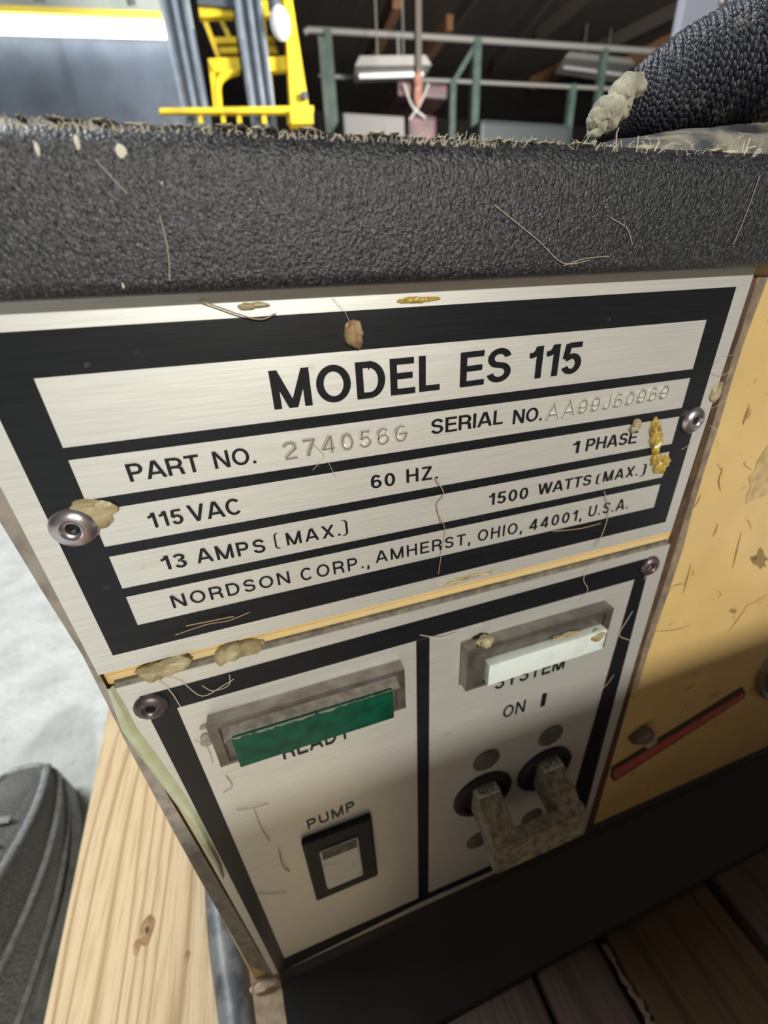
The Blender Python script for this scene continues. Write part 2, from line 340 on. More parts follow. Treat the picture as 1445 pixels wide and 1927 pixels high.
# mezzanine clutter
M['hoist_red'] = mat('dull_red_paint', (.07, .026, .03), .6, 0, col2=(.03, .014, .018), scale=8)
M['orange_rag'] = mat('orange_cloth', (.22, .11, .07), .8, 0, col2=(.12, .05, .04), scale=20)
YH = 5.2
t = thing('chain_hoist', 'dull red hoist block with hanging chains below the left white lamp', 'hoist', tuple(atY(780, 200, YH)))
a = atY(748, 150, YH); b = atY(842, 232, YH)
bm = bmesh.new(); box(bm, a.x, b.x, YH, YH + .5, b.z + .2 * 0 + (a.z - b.z) * .62, a.z, bev=.03); obj('housing', bm, M['hoist_red'], t)
bm = bmesh.new(); box(bm, a.x + .1, a.x + .42, YH - .02, YH + .3, b.z - .2, a.z - .25, bev=.04); obj('motor', bm, M['hoist_red'], t)
bm = bmesh.new(); tube(bm, catmull([atY(760, 158, YH - .05), atY(776, 200, YH - .05), atY(800, 222, YH - .05)], 6), .012, 6); obj('chain', bm, M['rail_white'], t, True)
bm = bmesh.new(); tube(bm, catmull([atY(806, 158, YH - .05), atY(790, 196, YH - .05), atY(770, 226, YH - .05)], 6), .012, 6); obj('chain', bm, M['rail_white'], t, True)
bm = bmesh.new(); blob(bm, atY(786, 168, YH - .06), .045, .03, .13, 3); obj('hook', bm, M['orange_rag'], t, True, 'orange hook block')
bm = bmesh.new(); beam(bm, Vector((a.x + .3, YH + .2, a.z)), Vector((a.x + .3, YH + .2, CE)), .06); obj('hanger', bm, M['joist_dark'], t)

M['shade'] = mat('off_white_lamp_shade', (.36, .36, .34), .6)
def hanging(px4, Y0, Y1, label, rod=None):
    t = thing('hanging_lamp', label, 'lamp', tuple(atY(*px4[3], Y0)), 'white trough lamps hanging under the ceiling')
    f = [atY(px4[0][0], px4[0][1], Y0), atY(px4[1][0], px4[1][1], Y0)]
    g = [atZ(px4[2][0], px4[2][1], f[0].z), atZ(px4[3][0], px4[3][1], f[0].z)]
    return t, f, g
YW = 5.6
for (q, lab, rods) in (([(668, 124), (812, 122), (796, 150), (666, 156)], 'unlit white trough lamp hanging left of the green posts', ((748,),)),
                       ([(1062, 108), (1196, 122), (1160, 156), (1044, 138)], 'unlit white trough lamp hanging beside the dark hose', ())):
    zz = 2.55 if q[0][0] < 900 else 3.7
    p = [atZ(u, v, zz) for u, v in q]
    t = thing('hanging_lamp', lab, 'lamp', tuple(sum(p, Vector()) / 4), 'white trough lamps hanging under the ceiling')
    c_ = sum(p, Vector()) / 4
    bm = bmesh.new(); hexa(bm, p + [c_ + (v - c_) * .86 + Vector((0, 0, .10)) for v in p]); obj('shade', bm, M['shade'], t)
    bm = bmesh.new(); i = [c_ + (v - c_) * .88 for v in p]; e_ = (i[0] + i[3]) / 2 + Vector((0, 0, -.015)); f_ = (i[1] + i[2]) / 2 + Vector((0, 0, -.015)); tube(bm, [e_, f_], .028, 10); obj('lamp_tube', bm, M['lamp_white'], t, True)
    for k in (.3, .7):
        e2 = e_.lerp(f_, k); bm = bmesh.new(); tube(bm, [e2 + Vector((0, 0, .11)), Vector((e2.x, e2.y, CE))], .01, 6); obj('hanger_rod', bm, M['rail_white'], t)
# pale crate row and equipment on the mezzanine just above the lid
M['pale_box'] = mat('pale_grey_box', (.09, .09, .09), .7)
p = atY(645, 211, 5.0); q = atY(762, 240, 5.0)
tag(obj('storage_box', nbox(p.x, q.x, 5.0, 5.6, q.z - .3, p.z, bev=.02), M['pale_box']), 'pale grey box seen low behind the lid, right of the forklift', 'box')
p = atY(905, 222, 5.4); q = atY(1075, 250, 5.4)
tag(obj('machine_casing', nbox(p.x, q.x, 5.4, 6.2, FL, p.z, bev=.05), mat('dark_teal_metal', (.012, .018, .020), .6)), 'dark low machine casing behind the lid, left of the hose', 'machine')
p = atY(640, 225, 5.0); 
st = nbox(atY(640, 0, 5.0).x - .2, atY(765, 0, 5.0).x + .4, 4.9, 5.75, FL, atY(700, 240, 5.0).z - .3)
tag(obj('storage_rack', st, M['joist_dark']), 'dark rack carrying the pale grey box', 'rack')
# pale lavender enclosure behind the hose
M['lavender'] = mat('pale_lavender_metal', (.42, .43, .52), .4)
t = thing('metal_panel', 'pale lavender-grey metal upright panel standing behind the dark hose', 'panel', tuple(atY(1330, 60, 1.2)))
p = atY(1301, -60, 1.2); q = atY(1368, 130, 1.2)
obj('sheet', nbox(p.x, q.x, 1.2, 1.225, FL, p.z, bev=.004), M['lavender'], t)
bm = bmesh.new(); c_ = atY(1358, 4, 1.2); lathe(bm, [(.012, 0), (.012, .008), (.006, .012)], 16, Matrix.Translation(c_) @ Matrix.Rotation(PI / 2, 4, 'X'), False, True); obj('screw', bm, M['steel'], t, True)
struct('trim_1', nbox(-9, 14, 13.6, 13.9, 1.0, 1.15), M['joist_dark'])

# ================================================================ PALLET, FLOOR THINGS (deck at z = -1.97 U)
ZD = -1.975
t = thing('pallet', 'wooden pallet of a pale pine board and boards painted darker for shade under the machine', 'pallet', (0.1, .08, FL))
def board(x0, x1, y0, y1, zt, m, tilt=0.0, lab=None, th=.19, jag=None, sub=10):
    bm = bmesh.new(); rng = random.Random(int(abs(x0) * 1000)); n = sub; ed = []
    for k in range(n + 1):
        y = y0 + (y1 - y0) * k / n; sh = tilt * (y - .2); j = (rng.uniform(-1, 1) * (jag or .004))
        ed.append((x0 + sh + j, x1 + sh + (rng.uniform(-1, 1) * (jag or .004)), y))
    rows = [[bm.verts.new(Vector(p) * S) for p in ((a, y, zt - th), (a, y, zt - .012), (a + .012, y, zt), (b - .012, y, zt), (b, y, zt - .012), (b, y, zt - th))] for a, b, y in ed]
    for A, B in zip(rows, rows[1:]):
        for k in range(6): bm.faces.new((A[k], A[(k + 1) % 6], B[(k + 1) % 6], B[k]))
    bm.faces.new(rows[0][::-1]); bm.faces.new(rows[-1])
    return obj('deck_board', bm, m, t, label=lab)
pb = board(-.792, .36, -2.6, 5.6, ZD, M['pine'], -.0758, 'pale pine deck board with a dark knot')
board(.44, .77, -2.6, 5.6, ZD - .01, M['pine_shaded'], .0, 'pinkish brown deck board', jag=.01)
board(.80, 1.035, -2.6, 5.6, ZD - .005, M['pine_shaded'], .0, 'pinkish brown deck board', jag=.012)
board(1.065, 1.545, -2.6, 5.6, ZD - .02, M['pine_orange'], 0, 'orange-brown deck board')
board(1.575, 2.5, -2.6, 5.6, ZD, M['pine_shaded'], 0)
board(2.6, 3.6, -2.6, 5.6, ZD, M['pine_shaded'], 0)
for y in (-2.5, 1.2, 5.0):
    obj('stringer', nbox(-.85 if y < 2 else -1.0, 3.55, y, y + .38, FL / S, ZD - .19, bev=.01, k=S), M['pine_shaded'], t)
# knot and split lip on the boards
for kp, r_, m_, h_ in ((atZ(277, 1750, ZD * S), .030, 'knot', .0012), (atZ(277, 1750, ZD * S), .012, 'slot', .0020), (atZ(258, 1782, ZD * S), .016, 'knot', .0012), (atZ(352, 1800, ZD * S), .012, 'knot', .0012)):
    bm = bmesh.new(); n = 20; c = bm.verts.new(kp + Vector((0, 0, h_ * S * 2))); ring = [bm.verts.new(kp + Vector((math.cos(a) * r_ * .8 * (1 + .15 * math.sin(3 * a)), math.sin(a) * r_ * 1.5, 0)) * S + Vector((0, 0, .0001))) for a in [2 * PI * i / n for i in range(n)]]
    for i in range(n): bm.faces.new((c, ring[i], ring[(i + 1) % n]))
    obj('knot', bm, M[m_], t)
bm = bmesh.new(); L0 = [atZ(1134, 1776, ZD * S), atZ(1150, 1800, ZD * S), atZ(1178, 1850, ZD * S), atZ(1206, 1895, ZD * S), atZ(1235, 1950, ZD * S)]
tube(bm, [p + Vector((random.uniform(-.0006, .0006), 0, .0003)) for p in catmull(L0, 6)], [random.uniform(.0006, .0017) for _ in range(25)], 6); obj('splinter', bm, mat('pale_splinter', (.17, .12, .075), .8), t, label='pale raised splinter along the joint')

# power cord on the pine board, coming round the corner
M['cord'] = mat('grey_cord_jacket', (.15, .16, .155), .45, 0, col2=(.06, .065, .075), scale=110, mix=(.5, .62), bump=.0002)
bm = bmesh.new(); rr = .052
pts = [(-.50, 2.6, ZD + rr), (-.36, 1.5, ZD + rr), (-.27, .75, ZD + rr + .01), (-.232, .38, ZD + rr + .02), (-.205, .18, ZD + rr + .02), (-.175, 0.02, ZD + rr + .01), (-.158, -.12, ZD + rr), (-.16, -.30, ZD + rr), (-.22, -.62, ZD + rr), (-.4, -1.1, ZD + rr)]
tube(bm, [p * S for p in catmull(pts, 8)], rr * S, 18)
tag(obj('power_cord', bm, M['cord'], None, True), 'thick grey cord curving over the pine board at the bottom left corner', 'cord')

# shoe on the floor at the left
M['mesh'] = mat('grey_shoe_mesh', (.17, .17, .155), .85, 0, col2=(.075, .075, .068), scale=700, mix=(.4, .6), bump=.0012, bscale=500, sheen=.3)
M['toe'] = mat('light_grey_shoe_overlay', (.30, .31, .31), .6, 0, col2=(.18, .185, .185), scale=200)
M['sole'] = mat('grey_sole', (.20, .20, .19), .6, 0, col2=(.11, .105, .10), scale=120)
t = thing('shoe', 'worn grey mesh running shoe on the floor left of the pine board', 'shoe', (-.24, .14, FL))
FZ = FL / S
def shoe_ring(s, zf, inset):      # s from 0 (heel) to 1 (toe); outline half widths
    cx = -1.86 + .05 * math.sin(s * 3); wv = .40 * (math.sin(PI * min(1, (s * .93 + .055))) ** .42)
    return cx, max(.03, wv - inset)
def shoe_y(s): return -.40 + 2.5 * s
def loft(profile, name, m, lab=None, n=24, par=t):
    bm = bmesh.new(); rows = []
    for i in range(n + 1):
        s = i / n; rows.append([bm.verts.new(Vector(p) * S) for p in profile(s)])
    k = len(rows[0])
    for A, B in zip(rows, rows[1:]):
        for j in range(k - 1): bm.faces.new((A[j], A[j + 1], B[j + 1], B[j]))
    bm.faces.new(rows[0][::-1]); bm.faces.new(rows[-1])
    return obj(name, bm, m, par, True, lab)
def sole_p(s):
    cx, w_ = shoe_ring(s, 0, 0); y = shoe_y(s); lift = .10 * max(0, s - .75) ** 1 * 4 * .3
    return [(cx - w_, y, FZ + lift), (cx - w_ - .02, y, FZ + .10 + lift), (cx - w_, y, FZ + .21 + lift), (cx + w_, y, FZ + .21 + lift), (cx + w_ + .02, y, FZ + .10 + lift), (cx + w_, y, FZ + lift), (cx - w_, y, FZ + lift)]
loft(sole_p, 'sole', M['sole'])
def upper_p(s, grow=0.0):
    cx, w_ = shoe_ring(s, 0, .015 - grow); y = shoe_y(s); lift = .12 * max(0, s - .75)
    H = (.78 if s < .45 else .78 - .52 * ((s - .45) / .55) ** .9) + grow
    H *= (1 if s < .93 else max(.35, math.sqrt(max(0, 1 - ((s - .93) / .075) ** 2))))
    out = []
    for j in range(13):
        a = PI * j / 12; c, s_ = math.cos(a), math.sin(a); out.append((cx - w_ * math.copysign(abs(c) ** .75, c), y, FZ + .19 + lift + H * s_ ** .8))
    return out + [out[0]]
loft(upper_p, 'upper', M['mesh'])
def rim(s0, s1, j0, j1, name, r, m, n=16, g=.004):
    pts = []
    for i in range(n + 1):
        q = i / n; s = s0 + (s1 - s0) * q; jj = j0 + (j1 - j0) * q; P = upper_p(s, g)
        a = int(jj); f_ = jj - a; pts.append(Vector(P[a]).lerp(Vector(P[a + 1]), f_) * S)
    bm = bmesh.new(); tube(bm, pts, r, 8); return obj(name, bm, m, t, True)
rim(.97, .5, 9.0, 8.2, 'overlay_strip', .0030, M['toe']); rim(.95, .35, 10.6, 10.2, 'overlay_strip', .0026, M['toe'])
rim(.97, .6, 4.0, 4.6, 'overlay_strip', .0030, M['toe']); rim(.985, .30, 11.6, 11.5, 'piping', .0020, M['toe'])
rim(.96, .96, 2.5, 10.5, 'toe_cap_edge', .0022, M['toe'])
for k in range(5):
    s = .46 + k * .07; rim(s, s + .02, 4.6, 7.4, 'lace', .0028, M['toe'], 8, .02)

# unseen box added on the floor to cast shade on the lower panel
M['card'] = mat('brown_cardboard', (.38, .26, .15), .85, 0, col2=(.33, .22, .12), scale=12)
BX0, BX1, BY0, BY1, BT = .0, 4.6, -6.2, -2.9, .42
t = thing('shade_box', 'unseen brown box added behind the camera to shade the lower panel', 'box', ((BX0 + BX1) / 2 * S, (BY0 + BY1) / 2 * S, FL))
obj('shade_box_body', nbox(BX0, BX1, BY0, BY1, FZ, BT - .03, bev=.02, k=S), M['card'], t)
obj('flap', nbox(BX0, BX1, BY0, (BY0 + BY1) / 2 - .01, BT - .03, BT, k=S), M['card'], t)
obj('flap', nbox(BX0, BX1, (BY0 + BY1) / 2 + .01, BY1, BT - .03, BT, k=S), M['card'], t)
obj('tape', nbox(BX0, BX1, (BY0 + BY1) / 2 - .2, (BY0 + BY1) / 2 + .2, BT, BT + .003, k=S), mat('packing_tape', (.42, .31, .17), .3), t)

# ================================================================ THE MACHINE
unit = thing('hot_melt_machine', 'dirty cream and black glue melting machine with metal name plate and switches', 'machine', (.12, .05, ZD * S))
def part(name, bm, m, smooth=False, label=None, parent=None): return obj(name, bm, m, parent or unit, smooth, label)
# body shell: front panel at y=+.012 U, left edge follows the plate's side
XT, XB, ZT, ZB = -.098, -.098, .10, -1.80
bm = bmesh.new()
prof = lambda xl, z: [(xl + .012, .012, z), (xl, .03, z), (xl, 2.6, z), (3.4, 2.6, z), (3.4, .012, z)]
A_ = [bm.verts.new(Vector(p) * S) for p in prof(XB, ZB)]; B_ = [bm.verts.new(Vector(p) * S) for p in prof(XT, ZT)]
bm.faces.new(A_[::-1]); bm.faces.new(B_)
for i in range(5): bm.faces.new((A_[i], A_[(i + 1) % 5], B_[(i + 1) % 5], B_[i]))
body = part('housing', bm, M['cream'], label='yellowed cream enamel housing with scratches')
# grimy brown edge strip down the left corner and wavy film peeling beside it
bm = bmesh.new()
Lc = [(0, 990), (81, 1122), (152, 1234), (200, 1328), (238, 1406), (287, 1497), (335, 1585), (385, 1675), (441, 1772), (470, 1822)]
outer = [(XT - .002, .1)] + [P2(u, v) for u, v in Lc]
inner = [(-.079, .1)] + [P2(u, v) for u, v in ((0, 915), (98, 1098), (186, 1268), (230, 1350), (262, 1406), (320, 1505), (370, 1590), (425, 1685), (480, 1780), (515, 1836))]
V1 = [bm.verts.new(Vector((x, .004, z)) * S) for x, z in outer]; V2 = [bm.verts.new(Vector((x, .001, z)) * S) for x, z in inner]; V3 = [bm.verts.new(Vector((x, .05, z)) * S) for x, z in outer]
for i in range(len(outer) - 1):
    bm.faces.new((V1[i], V2[i], V2[i + 1], V1[i + 1])); bm.faces.new((V3[i], V1[i], V1[i + 1], V3[i + 1]))
part('edge_strip', bm, mat('grimy_edge', (.27, .235, .195), .7, 0, col2=(.17, .145, .12), scale=260, bump=.0001), label='grimy brown-grey edge strip')
def pstrip(name, cl, wl, wr, m, d=.004, lab=None, parent=None):    # raised irregular ridge along pixels on the front
    bm = bmesh.new(); rows = []
    for (u, v), a, b in zip(cl, wl, wr):
        x, z = P2(u, v); rows.append([bm.verts.new(Vector(p) * S) for p in ((x - a, 0, z), (x - a * .3, -d, z), (x + b * .3, -d, z), (x + b, 0, z))])
    for A, B in zip(rows, rows[1:]):
        for k in range(3): bm.faces.new((A[k], A[k + 1], B[k + 1], B[k]))
    return part(name, bm, m, True, lab, parent)
pstrip('peeling_film', [(206, 1291), (225, 1330), (244, 1373), (279, 1420), (322, 1480), (364, 1536), (390, 1587), (412, 1626), (420, 1650)], [.005, .009, .011, .013, .012, .013, .010, .006, .002], [.005, .009, .011, .012, .012, .010, .008, .006, .002], M['film'], .006, 'pale green film peeling along the edge')

# black skirt under the plates, flaring toward the viewer
bm = bmesh.new(); prism(bm, [(.02, -1.745), (.0, -1.765), (-.012, -1.79), (-.205, -1.955), (-.21, ZD + .008), (2.5, ZD + .008), (2.5, -1.745)], 'x', -.012, 3.4, k=S); part('base_skirt', bm, M['black'], label='black flared base skirt')
bm = bmesh.new(); prism(bm, [(.03, -1.745), (.006, -1.765), (-.010, -1.79), (-.195, -1.945), (-.20, ZD + .008), (1.2, ZD + .008), (1.2, -1.745)], 'x', -.098, -.014, k=S); part('base_corner', bm, M['cream_dirty'], label='dirty cream base corner')
bm = bmesh.new(); blob(bm, Vector((-.05, -.0, -1.80)) * S, .05 * S, .02 * S, .035 * S, 5); part('glue_blob', bm, M['cream_dirty'], True)

# lid
LD, LT, LB = .038, .2214, .0760
def lid_prof():
    p = []; r1, r2 = .034, .014
    for k in range(7): a = PI / 2 * k / 6; p.append((-LD + r1 - r1 * math.sin(a), LT - r1 + r1 * math.cos(a)))
    for k in range(5): a = PI / 2 * k / 4; p.append((-LD + r2 - r2 * math.cos(a), LB + r2 - r2 * math.sin(a)))
    return [(2.7, LT)] + p + [(.0, LB), (.0, LB + .004), (2.7, LB + .004)]
bm = bmesh.new(); prism(bm, lid_prof(), 'x', -.30, 3.6, k=S); lid = part('lid', bm, M['lid'], True, label='black crinkle-coated lid with dust along its edge')
# pale specks and scratches on the lid
for u, v, a, b in ((145, 268, .0022, .0055), (228, 284, .0045, .0050), (70, 280, .0018, .0050), (232, 538, .0012, .0028), (305, 345, .001, .0015)):
    p = atY(u, v, -LD * S); bm = bmesh.new(); blob(bm, p, a * S, .0012 * S, b * S, u); obj('dried_speck', bm, M['speck'], lid, True)
def fibre(bm, pts, r): tube(bm, pts, r, 4)
bm = bmesh.new()
for pl in ([(300, 405), (312, 450), (318, 490), (319, 528)], [(180, 300), (215, 340), (240, 365)], [(1430, 330), (1405, 400), (1380, 460)], [(930, 385), (1010, 450), (1060, 495), (1110, 490)], [(1060, 500), (1100, 487), (1145, 482)], [(1150, 410), (1180, 430), (1190, 460)]):
    fibre(bm, catmull([atY(u, v, -(LD + .002) * S) for u, v in pl], 5), .00005)
o = obj('lint', bm, M['dust'], lid); o['kind'] = 'stuff'
# dust fibres along the upper edge of the lid
bm = bmesh.new(); rg = random.Random(3)
def dustline(n, x0, x1, hmin, hmax, y0, y1, r0, r1):
    for _ in range(n):
        x = rg.uniform(x0, x1); y = rg.uniform(y0, y1); h = rg.uniform(hmin, hmax); b = Vector((x, y, LT - (0.0 if y > -LD + .034 else .5 * (.034 - (y + LD)) * .8))) * S
        d = Vector((rg.uniform(-1, 1), rg.uniform(-.8, .4), rg.uniform(.2, 1.2))).normalized() * h * S; m_ = b + d * .5 + Vector((rg.uniform(-.3, .3), 0, rg.uniform(0, .3))) * h * S
        fibre(bm, [b, m_, b + d], rg.uniform(r0, r1) * S)
dustline(420, -.05, .55, .002, .008, -.05, -.01, .0002, .0006)
dustline(520, .4, 1.8, .003, .011, -.04, .03, .0002, .0005)
dustline(260, .7, 1.8, .010, .028, -.03, .10, .0003, .0009)
o = obj('dust_fibres', bm, M['dust'], lid); o['kind'] = 'stuff'
bm = bmesh.new()
for i in range(330):
    x = rg.uniform(-.1, 1.9); big = .45 if x < .75 else 1.0
    blob(bm, Vector((x, rg.uniform(-.02, .03 if x < .75 else .10), LT - .002)) * S, rg.uniform(.008, .03) * S * big, .010 * S, rg.uniform(.002, .005) * S * big, i, sub=1)
o = obj('dust_crust', bm, mat('tan_dust_crust', (.46, .41, .30), .95, 0, col2=(.30, .26, .18), scale=500, bump=.0004), lid); o['kind'] = 'stuff'
# shaded batten just under the lid
# ---------------------------------------------------------------- lettering: stroke font
def arc(cx, cy, rx, ry, a0, a1, n=16): return [(cx + rx * math.cos(math.radians(a0 + (a1 - a0) * i / n)), cy + ry * math.sin(math.radians(a0 + (a1 - a0) * i / n))) for i in range(n + 1)]
def glyph(c, t):
    h = t / 2; lo, hi = h, 1 - h; S_ = []; e = .12
    if c == 'A': w_ = .76; S_ = [[(h * .8 - .03, -e * .4), (w_ / 2 - h * .1, 1.04)], [(w_ / 2 + h * .1, 1.04), (w_ - h * .8 + .03, -e * .4)], [(.17, .30), (w_ - .17, .30)]]
    elif c == 'C': w_ = .74; S_ = [arc(w_ / 2, .5, w_ / 2 - h, .5 - h, 42, 318, 26)]
    elif c == 'D': w_ = .70; S_ = [[(h, 0), (h, 1)], [(h, hi), (.32, hi)] + arc(.32, .5, w_ - .32 - h, .5 - h, 90, -90, 18) + [(h, lo)]]
    elif c == 'E': w_ = .60; S_ = [[(h, 0), (h, 1)], [(h, hi), (w_, hi)], [(h, .52), (w_ - .04, .52)], [(h, lo), (w_ + .02, lo)]]
    elif c == 'F': w_ = .56; S_ = [[(h, 0), (h, 1)], [(h, hi), (w_, hi)], [(h, .52), (w_ - .05, .52)]]
    elif c == 'G': w_ = .62; S_ = [arc(w_ / 2, .5, w_ / 2 - h, .5 - h, 50, 360, 26) , [(w_ * .45, .50), (w_, .50)]]
    elif c == 'H': w_ = .70; S_ = [[(h, 0), (h, 1)], [(w_ - h, 0), (w_ - h, 1)], [(h, .52), (w_ - h, .52)]]
    elif c == 'I': w_ = t; S_ = [[(h, 0), (h, 1)]]
    elif c == 'J': w_ = .46; S_ = [[(w_ - h, 1)] + arc(w_ / 2, .27, w_ / 2 - h, .27 - h, 0, -175, 14)]
    elif c == 'L': w_ = .54; S_ = [[(h, 0), (h, 1)], [(h, lo), (w_, lo)]]
    elif c == 'M': w_ = .86; S_ = [[(h, 0), (h, 1)], [(w_ - h, 0), (w_ - h, 1)], [(h * .9 - .03, 1.1), (w_ / 2 + .012, -.06)], [(w_ - h * .9 + .03, 1.1), (w_ / 2 - .012, -.06)]]
    elif c == 'N': w_ = .72; S_ = [[(h, 0), (h, 1)], [(w_ - h, 0), (w_ - h, 1)], [(h * .7, 1.05), (w_ - h * .7, -.05)]]
    elif c == 'O': w_ = .80; S_ = [arc(w_ / 2, .5, w_ / 2 - h, .5 - h, 0, 360, 36)]
    elif c in 'PR':
        w_ = .64 if c == 'P' else .68; m_ = .46; r = (hi - m_) / 2
        S_ = [[(h, 0), (h, 1)], [(h, hi), (.36, hi)] + arc(.36, m_ + r, w_ - .04 - .36 - h + .03, r, 90, -90, 14) + [(h, m_)]]
        if c == 'R': S_.append([(.36, m_), (.50, m_ - .03), (.575, m_ - .12), (.59, .15), (.625, 0), (.64, -.05)])
    elif c == 'S':
        w_ = .64; m_ = .51; a, b = w_ / 2, w_ / 2 - h; r1 = (hi - m_) / 2; r2 = (m_ - lo) / 2
        up = arc(a, m_ + r1, b * .94, r1, 8, 235, 18); dn = arc(a, lo + r2, b, r2, 62, -172, 18)
        S_ = [up + dn]
    elif c == 'T': w_ = .62; S_ = [[(w_ / 2, 0), (w_ / 2, 1)], [(0, hi), (w_, hi)]]
    elif c == 'U': w_ = .70; S_ = [[(h, 1), (h, .34)] + arc(w_ / 2, .34, w_ / 2 - h, .34 - h, 180, 360, 16) + [(w_ - h, 1)]]
    elif c == 'V': w_ = .70; S_ = [[(h - .04, 1.05), (w_ / 2 + .01, -.04)], [(w_ - h + .04, 1.05), (w_ / 2 - .01, -.04)]]
    elif c == 'W': w_ = 1.02; S_ = [[(h - .03, 1.05), (.28, -.04)], [(.27, -.04), (.52, 1.04)], [(.50, 1.04), (.75, -.04)], [(.74, -.04), (w_ - h + .03, 1.05)]]
    elif c == 'X': w_ = .70; S_ = [[(h - .05, 1.05), (w_ - h + .03, -.05)], [(w_ - h + .05, 1.05), (h - .03, -.05)]]
    elif c == 'Y': w_ = .70; S_ = [[(w_ / 2, 0), (w_ / 2, .44)], [(h - .05, 1.05), (w_ / 2, .40)], [(w_ - h + .05, 1.05), (w_ / 2, .40)]]
    elif c == 'Z': w_ = .62; S_ = [[(.03, hi), (w_ - .02, hi)], [(0, lo), (w_, lo)], [(w_ - h * 1.2, hi), (h * 1.1, lo)]]
    elif c == '0': w_ = .56; S_ = [arc(w_ / 2, .5, w_ / 2 - h, .5 - h, 0, 360, 30)]
    elif c == '1': w_ = .36; S_ = [[(w_ - h, 0), (w_ - h, 1)], [(0, .735), (.09, .745), (.17, .79), (.225, .88), (.25, 1.0)]]
    elif c == '2': w_ = .56; S_ = [arc(w_ / 2, .70, w_ / 2 - h, .30 - h, 170, -25, 16) + [(.12, .17), (h * 1.05, lo)], [(h * .6, lo), (w_, lo)]]
    elif c == '3': w_ = .56; S_ = [arc(w_ / 2 - .01, .755, w_ / 2 - h - .01, .245 - h, 165, -75, 14), [(.20, .53), (.32, .53)], arc(w_ / 2, .28, w_ / 2 - h, .28 - h, 75, -165, 16)]
    elif c == '4': w_ = .58; S_ = [[(.43, 0), (.43, 1)], [(0, .27), (w_, .27)], [(.02, .25), (.42, 1.02)]]
    elif c == '5': w_ = .56; S_ = [[(.14, hi), (w_ - .04, hi)], [(.14, 1 - t * .2), (.085, .50)], [(.085, .50)] + arc(w_ / 2 - .01, .33, w_ / 2 - h, .33 - h, 128, -160, 20)]
    elif c in '69':
        w_ = .56; a = arc(w_ / 2, .32, w_ / 2 - h, .32 - h, 0, 360, 26); b = arc(w_ / 2, .55, w_ / 2 - h, .45 - h, 38, 180, 16) + [(h, .34)]
        S_ = [a, b]
        if c == '9': S_ = [[(w_ - x, 1 - y) for x, y in q] for q in S_]
    elif c == '7': w_ = .54; S_ = [[(0, hi), (w_, hi)], [(w_ - h * .7, hi), (.34, .55), (.22, .25), (.17, 0)]]
    elif c == '.': w_ = t * 1.05; S_ = [[(w_ / 2, 0), (w_ / 2, t * 1.05)]]
    elif c == ',': w_ = t * 1.05; S_ = [[(w_ / 2, 0.0), (w_ / 2, t * 1.05)], [(w_ / 2 + h * .4, .02), (w_ * .2, -.18)]]
    elif c == '(': w_ = .12; S_ = [[(w_ + .01, 1.0), (w_ * .55, .97), (h * .9, .86), (h * .8, .12), (w_ * .55, .01), (w_ + .01, -.03)]]
    elif c == ')': w_ = .12; S_ = [[(-.01, 1.0), (w_ * .45, .97), (w_ - h * .9, .86), (w_ - h * .8, .12), (w_ * .45, .01), (-.01, -.03)]]
    else: w_ = .34
    return w_, S_
def ribbon(poly, hw):
    n = len(poly); closed = n > 3 and abs(poly[0][0] - poly[-1][0]) < 1e-6 and abs(poly[0][1] - poly[-1][1]) < 1e-6
    L_, R_ = [], []
    for i in range(n):
        p = Vector(poly[i]); a = Vector(poly[i - 1]) if i else (Vector(poly[-2]) if closed else None); b = Vector(poly[i + 1]) if i < n - 1 else (Vector(poly[1]) if closed else None)
        d1 = (p - a).normalized() if a else (b - p).normalized(); d2 = (b - p).normalized() if b else d1
        m_ = d1 + d2; m_ = m_.normalized() if m_.length > 1e-6 else d1; nn = Vector((-m_.y, m_.x)); k = hw / max(.55, nn.dot(Vector((-d1.y, d1.x))))
        L_.append(p + nn * k); R_.append(p - nn * k)
    return [(L_[i], R_[i], R_[i + 1], L_[i + 1]) for i in range(n - 1)]
def clip(q, y0, y1):
    for s_, lim in ((1, y0), (-1, y1)):
        out = []
        for i in range(len(q)):
            a, b = q[i], q[(i + 1) % len(q)]; ia, ib = s_ * (a[1] - lim) >= 0, s_ * (b[1] - lim) >= 0
            if ia: out.append(a)
            if ia != ib: t_ = (lim - a[1]) / (b[1] - a[1]); out.append((a[0] + (b[0] - a[0]) * t_, lim))
        q = out
        if len(q) < 3: return []
    return q
def layout(word, t, gap):
    x = 0; out = []
    for c in word:
        w_, st_ = glyph(c, t); out.append((c, x, st_)); x += w_ + (gap if c != ' ' else 0)
    return out, x - gap
def lettering(word, x0, x1, z0, z1, hgt, t, parent, m, d=.0012, gap=.14, name='lettering', slant=0):
    """word between (x0, z0) and (x1, z1) on the front plane; all in U"""
    bm = bmesh.new(); L_, wt = layout(word, t, gap); sx = (x1 - x0) / wt
    def put(p, dz):
        X = x0 + (p[0] + slant * p[1]) * sx; return Vector((X, -dz, z0 + (z1 - z0) * (X - x0) / (x1 - x0) + p[1] * hgt)) * S
    for c, ox, st_ in L_:
        for si, poly in enumerate(st_):
            lo = -.2 if c in ',()' else 0; dz = d + si * .00025
            for q in ribbon(poly, t / 2):
                q = clip([(p[0] + ox, p[1]) for p in q], lo, 1)
                if q: 
                    try: bm.faces.new([bm.verts.new(put(p, dz)) for p in q])
                    except ValueError: pass
    for f in bm.faces:
        if f.normal.y > 0: f.normal_flip()
    me = bpy.data.meshes.new(name); bm.to_mesh(me); bm.free()
    return link(name, me, m, parent)
